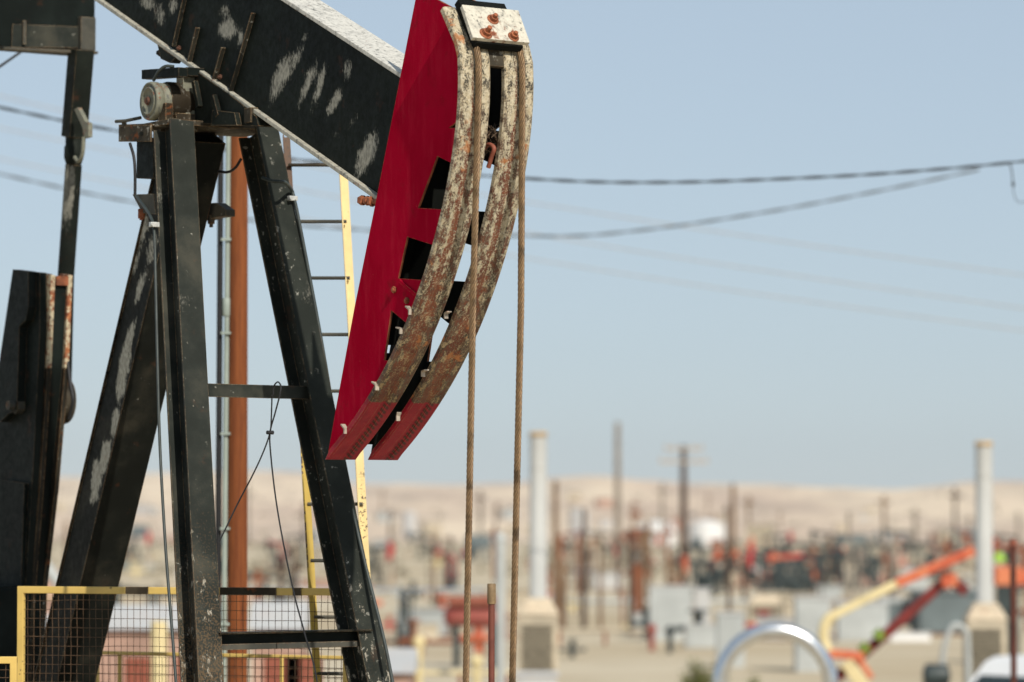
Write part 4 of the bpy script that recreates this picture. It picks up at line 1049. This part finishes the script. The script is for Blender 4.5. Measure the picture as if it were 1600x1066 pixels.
# poles
def pole(px, ytop, depth, wpx, mat, label, arms=(), lean=0, name='wooden_pole'):
    x = gx(px, depth); zt = pd(0, ytop, depth).z; g0 = fz(depth); r = wpx / 2 * depth / F
    t = empty(name, (x, depth, g0), label, 'pole', 'poles standing in the field')
    MB().tube([V((x + lean * k / 6, depth, lerp(g0, zt, k / 6))) for k in range(7)], r * 1.15, 12, r1=r * .85).build('pole_shaft', M[mat], t)
    for (y, w) in arms:
        z = pd(0, y, depth).z; ww = w * depth / F; b = MB(); b.cbox(V((x + lean, depth - r - .06, z)), V((1, 0, 0)), V((0, 1, 0)), Z, ww, .11, .14); ao = b.build('crossarm', M['insul'], t)
        for k in (-.46, -.25, .25, .46):
            b = MB(); b.lathe(V((x + lean + k * ww, depth - r - .06, z + .072)), Z, [(0, .04), (.05, .09), (.12, .09), (.2, .04)], 10); b.build('insulator', M['insul'], ao)
    return t
pole(1068, 696, 235, 11, 'poledark', 'dark brown utility pole with two crossarms', [(702, 60), (722, 76)])
pole(965, 660, 330, 10, 'polegrey', 'tallest pole, slim and grey-brown, without crossarms')
pole(868, 752, 140, 9, 'pole', 'brown wooden pole right behind the left white stack')
pole(912, 795, 150, 8, 'poledark', 'short dark pole in the middle of the pole cluster')
pole(938, 835, 150, 6, 'pole', 'thin short brown pole left of the tallest pole')
pole(985, 832, 140, 7, 'poledark', 'short dark brown pole right of the tallest pole')
pole(1145, 756, 300, 8, 'pole', 'faint brown pole alone right of the crossarm pole')
pole(1326, 800, 170, 6, 'polegrey', 'thin pale pole behind the pump boom')
pole(1042, 870, 190, 5, 'pole', 'thin short pole just left of the crossarm pole')
pole(1296, 835, 260, 5, 'pole', 'thin distant pole left of the pump boom')
pole(1478, 842, 210, 6, 'poledark', 'short dark pole left of the right white stack')
pole(1590, 800, 240, 6, 'polegrey', 'thin grey pole at the right edge behind the standpipe')
pole(104, 815, 170, 6, 'pole', 'thin brown pole between crank and rear leg')
pole(460, 850, 160, 6, 'pole', 'thin brown pole left of the ladder')
pole(678, 830, 190, 5, 'pole', 'thin brown pole left of the left rope')
pole(600, 850, 220, 5, 'polegrey', 'thin grey pole right of the far leg')
q = gx(782, 92); t = empty('vent_pipe', (q, 92, fz(92)), 'pale grey vent pipe between the two ropes, left of the left white stack', 'pipe')
MB().tube([V((q, 92, fz(92))), V((q, 92, pd(0, 842, 92).z))], .12, 16).build('pipe', M['grey'], t); MB().lathe(V((q, 92, pd(0, 842, 92).z - .05)), Z, [(0, .14), (.1, .14), (.2, .05)], 16).build('vent_cap', M['grey'], t)

# small pump units far off
def mini(color, name='distant_pumpjack', headc=None, post=None):
    r = bpy.data.objects.new(name, None); COL.objects.link(r); r.location = (0, 0, 0)
    c = M[color]; hc_ = M[headc or color]; pc = M[post or color]
    b = MB(); b.bar((-2.6, 0, 3.35), (1.9, 0, 3.75), Z, .42, .24); b.build('walking_beam', c, r)
    pr_ = [(2.2, 4.2), (2.42, 3.9), (2.45, 3.5), (2.35, 3.1), (2.1, 2.65), (1.75, 2.35), (1.72, 3.0), (1.8, 4.3)]
    b = MB(); b.prism([V((x, -.16, z)) for x, z in pr_], V((0, .32, 0))); b.build('horse_head', hc_, r)
    for x, y in ((.55, .45), (.55, -.45), (-1.0, 0)):
        b = MB(); b.bar((x * .1 - .1, y * .3, 3.3), (x, y, .2), V((1, 0, 0)), .18, .18); b.build('samson_leg', pc, r)
    b = MB(); b.bar((-2.45, .35, 3.3), (-2.2, .35, 1.3), V((1, 0, 0)), .12, .12); b.bar((-2.45, -.35, 3.3), (-2.2, -.35, 1.3), V((1, 0, 0)), .12, .12); b.build('pitman', c, r)
    b = MB(); b.prism([V((x, .3, z)) for x, z in ((-2.4, 1.1), (-2.1, 1.5), (-1.5, 2.2), (-.9, 2.1), (-1.0, 1.4), (-1.7, .9))], V((0, .3, 0))); b.prism([V((x, -.6, z)) for x, z in ((-2.4, 1.1), (-2.1, 1.5), (-1.5, 2.2), (-.9, 2.1), (-1.0, 1.4), (-1.7, .9))], V((0, .3, 0))); b.build('counterweight', M['dark'], r)
    b = MB(); b.cbox((-1.9, 0, .9), (1, 0, 0), (0, 1, 0), Z, .9, .5, 1.0); b.cbox((-3.2, 0, .6), (1, 0, 0), (0, 1, 0), Z, .8, .6, .6); b.build('gear_reducer', M['dark'], r)
    b = MB(); b.cbox((-1.3, 0, .1), (1, 0, 0), (0, 1, 0), Z, 5., 1., .2); b.build('base_skid', M['dark'], r)
    b = MB(); b.tube([(2.4, -.1, 3.4), (2.4, -.1, .9)], .03, 5); b.tube([(2.4, 0, .9), (2.4, 0, 0)], .12, 8); b.build('well_rod', M['rust'], r)
    return r
protos = {}
KN = {'dark': 'black', 'bred': 'red', 'orange': 'orange', 'dred': 'dark red', 'steel': 'grey', 'dk_or': 'black and orange', 'dk_red': 'black and red'}
PR = {'dark': ('dark', None, None), 'bred': ('bred', 'dark', 'dark'), 'orange': ('orange', None, 'dark'), 'dred': ('dred', None, 'dark'), 'steel': ('steel', None, None), 'dk_or': ('dark', 'orange', 'dark'), 'dk_red': ('dark', 'bred', 'dark')}
units = [
 (1118, 225, 'dark', 20, .55, 'just right of the narrow white cabinet'), (1150, 250, 'dk_or', 160, .62, 'nearest the faint lone pole'), (1172, 300, 'orange', 80, .75, 'with its head raised above the stackless housing'),
 (1196, 235, 'dk_red', 200, .55, 'right above the stackless housing'), (1230, 240, 'bred', 15, .6, 'first one right of the stackless housing'), (1258, 290, 'dark', 170, .72, 'behind the red one near the stackless housing'),
 (1282, 232, 'dark', 340, .55, 'over the grey cabinet left of the boom'), (1304, 260, 'dk_red', 100, .6, 'beside the thin distant pole left of the boom'), (1340, 240, 'dark', 190, .58, 'beside the thin pale pole'),
 (1385, 310, 'dark', 10, .7, 'above the cream part of the boom'), (1432, 330, 'dk_or', 165, .7, 'under the orange tip of the boom'), (1352, 420, 'steel', 30, .8, 'far off behind the thin pale pole'),
 (1290, 450, 'dark', 200, .85, 'far off on the flat left of the pale pole'), (1215, 430, 'dk_red', 330, .8, 'far off above the cluster'), (1400, 520, 'dark', 150, .9, 'far off near the foot of the hills at right'),
 (893, 560, 'dred', 30, .8, 'small between the left stack and the short dark pole'), (930, 520, 'dark', 180, .85, 'far off right behind the pole cluster'), (1010, 430, 'dk_or', 10, .7, 'far off in front of the left white tank'),
 (705, 230, 'bred', 95, .62, 'standing end-on behind the left rope'), (632, 118, 'dark', 95, .5, 'low and close, right of the far leg'),
 (585, 260, 'dk_red', 40, .7, 'seen right beside the far leg'),
 (660, 460, 'dark', 200, .8, 'far off left of the ropes'), (755, 420, 'steel', 20, .8, 'far off between the ropes'), (430, 330, 'bred', 120, .7, 'seen between pole and ladder'),
 (470, 430, 'dark', 20, .8, 'far off just left of the ladder'), (415, 170, 'dark', 200, .5, 'low down between pole and ladder'), (235, 120, 'dark', 188, .56, 'seen between rear leg and near front leg, above the guard'),
 (212, 420, 'dk_red', 30, .8, 'far off between rear leg and near front leg'), (330, 300, 'dark', 150, .7, 'peeping past the near front leg'), (540, 380, 'dk_or', 150, .7, 'far off behind the foot of the far leg'),
 (1480, 270, 'dark', 30, .62, 'left of the right white stack'), (1575, 230, 'orange', 120, .78, 'at the right edge behind the standpipe'), (1560, 430, 'dark', 160, .8, 'far off right of the right white stack'),
 (1075, 360, 'dark', 15, .6, 'far off right behind the crossarm pole'), (985, 310, 'dk_red', 170, .55, 'behind the short pole right of the tallest pole'), (1500, 560, 'steel', 20, .9, 'far off left of the right white stack')]
for (px, d, k, ang, sc, where) in units:
    if k not in protos: o = protos[k] = mini(*[x for x in (PR[k][0],)], 'distant_pumpjack', PR[k][1], PR[k][2])
    else: o = copy_tree(protos[k])
    o.location = (gx(px, d), d, fz(d)); o.rotation_euler = (0, 0, R(ang)); o.scale = (sc * .95,) * 3
    tag(o, f'{KN[k]} pumpjack, blurred, {where}', 'pumpjack', 'distant pumpjacks in the oil field')
rnd = random.Random(11)
for i in range(11):
    k = rnd.choice(['dark', 'dark', 'dk_red', 'dk_or', 'dred', 'dark', 'orange']); px = rnd.uniform(1085, 1345); d = rnd.uniform(205, 300); ang = rnd.uniform(0, 360); sc = rnd.uniform(.5, .66)
    o = copy_tree(protos[k]); o.location = (gx(px, d), d, fz(d)); o.rotation_euler = (0, 0, R(ang)); o.scale = (sc * .95,) * 3
    tag(o, f'small {KN[k]} pumpjack lost in the blurred cluster left of the boom', 'pumpjack', f'{KN[k]} pumpjacks of the blurred cluster')
# scattered small equipment far off, too blurred to tell apart
def scatter(n, name, cat, lab, grp, mats, make, xr, dr, seed, big=1.):
    rnd = random.Random(seed); pr = {}
    for i in range(n):
        mt = rnd.choice(mats); d = dr[0] * (dr[1] / dr[0]) ** rnd.random(); px = rnd.uniform(*xr)
        if mt not in pr:
            e = bpy.data.objects.new(name, None); COL.objects.link(e); make(e, M[mt]); pr[mt] = e
        else: e = copy_tree(pr[mt])
        e.location = (gx(px, d), d, fz(d) if d < 780 else max(FZ, hill_z(gx(px, d), d)) - .1); e.rotation_euler = (0, 0, rnd.uniform(-.5, .5)); k = rnd.uniform(.6, 1.5) * big; e.scale = (k * rnd.uniform(.8, 1.4), k, k * rnd.uniform(.7, 1.3))
        tag(e, lab.format(CN[mt]), cat, grp.format(CN[mt]))
CN = {'grey': 'grey', 'white': 'white', 'tan': 'tan', 'steel': 'blue-grey', 'brickred': 'brick-red', 'rust': 'rusty', 'pole': 'brown', 'poledark': 'dark brown', 'polegrey': 'grey', 'dark': 'black', 'bred': 'red', 'paleyel': 'pale yellow', 'orange': 'orange'}
def mk_box(e, m):
    b = MB(); b.cbox((0, 0, .45), (1, 0, 0), (0, 1, 0), Z, 1.3, .8, .8); b.build('casing', m, e, .03)
    b = MB(); b.cbox((0, 0, .885), (1, 0, 0), (0, 1, 0), Z, 1.4, .9, .06); b.build('roof', m, e)
    b = MB(); b.cbox((.3, 0, .025), (1, 0, 0), (0, 1, 0), Z, 1.9, .7, .05); b.build('skid', M['rust'], e)
def mk_post(e, m):
    b = MB(); b.tube([(0, 0, 0), (0, 0, 2.2)], .07, 8); b.build('post', m, e); b = MB(); b.tube([(-.28, 0, 1.9), (.28, 0, 1.9)], .05, 6); b.build('cross_piece', m, e)
def mk_valve(e, m):
    b = MB(); b.tube([(0, 0, 0), (0, 0, .9)], .10, 8); b.tube([(-.5, 0, .45), (.5, 0, .45)], .09, 8); b.build('valve_body', m, e); b = MB(); b.lathe((0, 0, .9), Z, [(0, .05), (.03, .24), (.08, .24), (.11, .05)], 14); b.build('hand_wheel', m, e)
scatter(60, 'equipment_box', 'equipment box', 'small {} equipment box, a blurred patch out in the oil field', '{} equipment boxes out in the field', ['white', 'tan', 'tan', 'steel', 'brickred', 'tan', 'grey', 'brickred'], mk_box, (-30, 1640), (130, 620), 3)
scatter(40, 'field_post', 'post', 'thin {} post, a blurred streak out in the oil field', '{} posts out in the field', ['pole', 'poledark', 'polegrey', 'rust'], mk_post, (360, 1640), (130, 480), 4)
scatter(34, 'field_post', 'post', 'slim {} post in the blurred thicket between stack and crossarm pole', '{} posts of the thicket right of the left stack', ['pole', 'poledark', 'rust'], mk_post, (872, 1052), (135, 320), 9)
scatter(70, 'wellhead_valve', 'valve', 'small {} wellhead valve, a blurred speck out in the oil field', '{} wellhead valves out in the field', ['dark', 'bred', 'rust', 'paleyel', 'orange', 'dark', 'grey'], mk_valve, (-30, 1640), (115, 480), 5)
scatter(34, 'hillside_post', 'post', 'faint {} post standing on the lower slope of the hills', '{} posts on the hill slopes', ['pole', 'poledark', 'polegrey'], mk_post, (-20, 1620), (600, 1500), 14, 3.2)
scatter(60, 'hillside_shed', 'shed', 'faint {} shed on the lower slope of the hills', '{} sheds on the hill slopes', ['grey', 'tan', 'white', 'steel', 'brickred', 'rust'], mk_box, (-20, 1620), (600, 1500), 15, 2.4)
sb = MB(); rnd = random.Random(21)
for i in range(1300):
    d = 300 * (1700 / 300) ** rnd.random(); x = gx(rnd.uniform(-300, 1900), d); r = rnd.uniform(.25, .9) * (1 if d < 600 else 1.6); zb = fz(d) if d < 780 else max(FZ, hill_z(x, d))
    for k in range(14):
        c = V((x + rnd.gauss(0, r * .5), d + rnd.gauss(0, r * .5), zb + abs(rnd.gauss(0, r * .35)))); n1 = V((rnd.uniform(-1, 1), rnd.uniform(-1, 1), rnd.uniform(-1, 1))).normalized(); n2 = n1.orthogonal().normalized(); q = r * rnd.uniform(.15, .3)
        sb.add([c - n1 * q, c + n2 * q, c + n1 * q, c - n2 * q], [(0, 1, 2, 3)])
tag(sb.build('dry_scrub', M['scrub']), kind='stuff')
# lime topped orange machine by the right stack
D = 110.
t = empty('wellhead_unit', (gx(1568, D), D, fz(D)), 'orange machine with a lime green cap behind the right white stack', 'machine')
b = MB(); b.cbox(V((gx(1572, D), D, pd(0, 900, D).z)), (1, 0, 0), (0, 1, 0), Z, .75, .6, .55); b.bar(pd(1590, 905, D), pd(1612, 898, D), Z, .4, .4); b.build('drum', M['orange'], t, .05)
b = MB(); b.lathe(pd(1561, 878, D), Z, [(0, .17), (.08, .19), (.2, .13), (.26, .05)], 16); b.build('cap', M['lime'], t)
b = MB(); zz = pd(0, 915, D).z; b.cbox(V((gx(1572, D), D, (fz(D) + zz) / 2)), (1, 0, 0), (0, 1, 0), Z, .6, .5, zz - fz(D)); b.build('pedestal', M['dark'], t, .03)

# pipelines on low supports
def pipeline(px0, px1, depth, h, r, mat, label):
    xa, xb = gx(px0, depth), gx(px1, depth); g0 = fz(depth); t = empty('pipeline', ((xa + xb) / 2, depth, g0), label, 'pipeline', 'pipelines crossing the field')
    MB().tube([V((xa, depth, g0 + h)), V((xb, depth, g0 + h))], r, 12).build('pipe', M[mat], t)
    b = MB(); n = max(2, int((xb - xa) / 3))
    for k in range(n + 1):
        x = lerp(xa + .1, xb - .1, k / n); b.box(V((x - .05, depth - .2, g0)), V((.1, 0, 0)), V((0, .4, 0)), Z * (h - r))
    b.build('pipe_support', M['rust'], t)
pipeline(870, 1020, 128, .5, .055, 'tan', 'tan pipeline low on the ground right of the left housing')
pipeline(560, 760, 118, .4, .07, 'rust', 'rusty pipeline crossing behind the hanging ropes')
pipeline(860, 1300, 175, .5, .10, 'grey', 'grey pipeline running behind the cabinets')
pipeline(300, 760, 205, .5, .12, 'alu', 'silver pipeline crossing far behind the pump legs')
pipeline(640, 800, 95, .35, .05, 'paleyel', 'thin yellow pipe low down between the ropes')
pipeline(1380, 1640, 150, .6, .10, 'rust', 'rusty pipeline behind the blue-grey tank')
q0, q1 = pd(60, 870, 70), pd(110, 935, 70)
t = MB(); t.tube([q0, q1, V((q1.x + .02, q1.y, fz(70)))], .11, 14)
tag(t.build('sloping_pipe', M['grey'], None, 0, V((q1.x, q1.y, fz(70)))), 'pale grey sloping pipe between crank and rear leg', 'pipe')
# yellow bollards / valve posts
for (px, d, hh, mat, lab) in ((655, 92, 1.2, 'paleyel', 'pale yellow post low down right of the far leg'), (745, 90, .8, 'paleyel', 'short yellow post beside the left rope'), (1018, 122, .7, 'redtank', 'short red valve post in front of the white cabinet'), (1046, 120, .7, 'dark', 'short dark valve post in front of the white cabinet')):
    x = gx(px, d); t = empty('valve_post', (x, d, fz(d)), lab, 'valve post'); MB().tube([V((x, d, fz(d))), V((x, d, fz(d) + hh))], .09, 12).build('post', M[mat], t)
    MB().lathe(V((x, d - .1, fz(d) + hh)), V((0, 1, 0)), [(0, .05), (.05, .16), (.1, .16), (.15, .05)], 14).build('hand_wheel', M[mat], t)

# white pickup truck
D = 66.; PW = gx(1, 0)
TYAW = R(38); TAX, TAY = V((math.cos(TYAW), math.sin(TYAW), 0)), V((-math.sin(TYAW), math.cos(TYAW), 0)); xf = gx(1470, D); g0 = pd(0, 1030, D).z - 1.80
t = empty('pickup_truck', (xf + 1.7, D + 2, g0), 'white pickup truck in the bottom right corner', 'pickup truck')
def tx(x, y, z): return V((xf, D, g0 + z)) + TAX * x + TAY * y
b = MB()
outl2 = [(0, .45), (.0, .95), (.15, 1.08), (1.35, 1.16), (1.95, 1.70), (2.2, 1.78), (3.2, 1.80), (3.5, 1.72), (3.75, 1.2), (5.4, 1.2), (5.4, .5)]
b.prism([tx(x, -.9, z) for x, z in outl2], TAY * 1.8); bo = b.build('body', M['brightwhite'], t, .07)
for pts in (((1.62, 1.18), (1.88, 1.42), (2.5, 1.46), (2.5, 1.18)), ((2.62, 1.18), (2.62, 1.46), (3.2, 1.45), (3.45, 1.18))):
    b = MB(); b.prism([tx(x, -.912, z) for x, z in pts], TAY * .01); b.build('window', M['glass'], bo)
b = MB(); b.prism([tx(1.44, -.75, 1.235), tx(1.66, -.7, 1.44), tx(1.66, .7, 1.44), tx(1.44, .75, 1.235)], TAX * -.03 + Z * .03); b.build('windscreen', M['glass'], bo)
for x in (.95, 4.3):
    for y in (-.92, .72):
        b = MB(); b.lathe(tx(x, y, .38), TAY, [(0, .30), (.02, .38), (.18, .38), (.2, .30)], 24); wo = b.build('wheel', M['tyre'], t); b = MB(); b.lathe(tx(x, y - .005, .38), TAY, [(0, .2), (.02, .22), (.21, .2)], 16); b.build('rim', M['grey'], wo)
b = MB(); b.box(tx(-.012, -.75, .8), TAX * .01, TAY * .3, Z * .16); b.build('headlight', M['glass'], bo)
b = MB(); b.box(tx(1.7, -1.08, 1.18), TAX * .12, TAY * .16, Z * .2); b.build('wing_mirror', M['white'], bo, .02)

# dusty shrubs
def shrub(px, depth, w, hgt, label, seed):
    rnd = random.Random(seed); x = gx(px, depth); g0 = fz(depth); t = empty('shrub', (x, depth, g0), label, 'shrub', 'dusty shrubs in the field')
    lf_, tw_ = MB(), MB()
    for k in range(26):
        a = rnd.uniform(0, 6.28); e = rnd.uniform(.2, 1.3); L = rnd.uniform(.5, 1.); d = V((math.cos(a) * math.cos(e) * w / 2, math.sin(a) * math.cos(e) * w / 2, math.sin(e) * hgt)) * L
        p = V((x, depth, g0)); tw_.tube([p, p + d * .5 + Z * .05, p + d], .012, 4)
        for m in range(34):
            c = p + d * rnd.uniform(.35, 1.05) + V((rnd.gauss(0, .07), rnd.gauss(0, .07), rnd.gauss(0, .07))); n1 = V((rnd.uniform(-1, 1), rnd.uniform(-1, 1), rnd.uniform(-1, 1))).normalized(); n2 = n1.orthogonal().normalized(); s = rnd.uniform(.03, .06)
            lf_.add([c - n1 * s, c + n2 * s * .5, c + n1 * s, c - n2 * s * .5], [(0, 1, 2, 3)])
    lf_.build('foliage', M['leaf'], t); tw_.build('stems', M['twig'], t)
for i, (px, d, w, hh, lab) in enumerate(((1088, 90, .8, .9, 'dusty green shrub left of the silver pipe loop'), (1122, 86, .6, 1.0, 'dark shrub touching the left leg of the silver pipe loop'), (1180, 84, .7, .75, 'dusty green shrub seen through the silver pipe loop'), (1450, 80, .7, .9, 'dusty shrub at the foot of the right louvred housing'), (660, 140, .8, .9, 'dusty shrub behind the left rope'), (1440, 150, 1., 1., 'dusty shrub behind the blue-grey tank'))):
    shrub(px, d, w, hh, lab, i)
# dark motor by the housing at the right
D = 78.; t = empty('pump_motor', (gx(1480, D), D, fz(D)), 'grey and black pump motor with a bent pipe, left of the right louvred housing', 'motor')
b = MB(); b.lathe(V((gx(1440, D), D, pd(0, 1056, D).z)), V((1, 0, 0)), [(0, .1), (.05, .24), (.5, .24), (.55, .1)], 20); b.cbox(V((gx(1460, D), D, (fz(D) + pd(0, 1070, D).z) / 2)), (1, 0, 0), (0, 1, 0), Z, .5, .5, pd(0, 1070, D).z - fz(D)); b.build('motor_body', M['dark'], t, .02)
b = MB(); b.tube(spline([pd(1470, 1060, D), pd(1476, 1010, D), pd(1490, 978, D), pd(1508, 985, D), pd(1512, 1010, D), V((gx(1512, D), D, fz(D)))], 6), .06, 12); b.build('bent_pipe', M['grey'], t)

# ------------------------------------------------------------------ air, light, camera
AIR = True
if AIR:
    a = MB(); a.box(V((-3300, -60, FZ - 6)), V((6600, 0, 0)), V((0, 5400, 0)), Z * 120)
    hz = a.build('haze', [NT('haze_air').m]); tag(hz, kind='stuff')
    m = hz.data.materials[0]; nt = m.node_tree
    pv = nt.nodes.new('ShaderNodeVolumePrincipled'); pv.inputs['Color'].default_value = (.90, .90, .93, 1); pv.inputs['Density'].default_value = .00006; pv.inputs['Anisotropy'].default_value = .3
    nt.links.new(pv.outputs[0], [n for n in nt.nodes if n.type == 'OUTPUT_MATERIAL'][0].inputs['Volume'])

_al, _el = R(8), R(39)
sun_d = ((U * math.cos(_al) - W * math.sin(_al)) * math.cos(_el) + Z * math.sin(_el)).normalized()
EL = math.asin(sun_d.z); AZ = math.atan2(sun_d.x, sun_d.y)
L = bpy.data.lights.new('sun', 'SUN'); L.energy = 4.5; L.angle = R(.53); L.color = (1., .93, .82)
so = bpy.data.objects.new('sun', L); COL.objects.link(so); so.rotation_euler = (-sun_d).to_track_quat('-Z', 'Y').to_euler()
wd = bpy.data.worlds.new('World'); S.world = wd; wd.use_nodes = True; nt = wd.node_tree
sky = nt.nodes.new('ShaderNodeTexSky'); sky.sky_type = 'NISHITA'; sky.sun_disc = False; sky.sun_elevation = EL; sky.sun_rotation = AZ
sky.air_density = 1.0; sky.dust_density = .25; sky.ozone_density = 4.0; sky.altitude = 600
bg = nt.nodes['Background']; hs_ = nt.nodes.new('ShaderNodeHueSaturation'); hs_.inputs['Saturation'].default_value = .66; nt.links.new(sky.outputs[0], hs_.inputs['Color']); 
mx_ = nt.nodes.new('ShaderNodeMix'); mx_.data_type = 'RGBA'; mx_.inputs[0].default_value = .5; nt.links.new(hs_.outputs[0], mx_.inputs[6]); mx_.inputs[7].default_value = (5.7, 7.15, 8.5, 1)   # even pale blue mixed half into the sky, flattening its gradient
nt.links.new(mx_.outputs[2], bg.inputs[0]); bg.inputs[1].default_value = .087
cam = bpy.data.cameras.new('camera'); co = bpy.data.objects.new('camera', cam); COL.objects.link(co); S.camera = co
cam.sensor_width = 36; cam.lens = 36 * F / 1600; cam.clip_start = .1; cam.clip_end = 20000
co.location = (0, 0, 0); co.rotation_euler = (math.pi / 2 + PITCH, 0, 0)
cam.dof.use_dof = True; cam.dof.focus_distance = 20.6; cam.dof.aperture_fstop = 1.95
S.view_settings.view_transform = 'Standard'; S.view_settings.look = 'None'; S.view_settings.gamma = 1; S.view_settings.exposure = 0.0
S.view_settings.use_curve_mapping = False
S.cycles.use_denoising = True
try: S.cycles.denoiser = 'OPENIMAGEDENOISE'
except Exception: pass
S.cycles.max_bounces = 6; S.cycles.volume_bounces = 0
S.cycles.use_adaptive_sampling = False
bpy.context.view_layer.update()
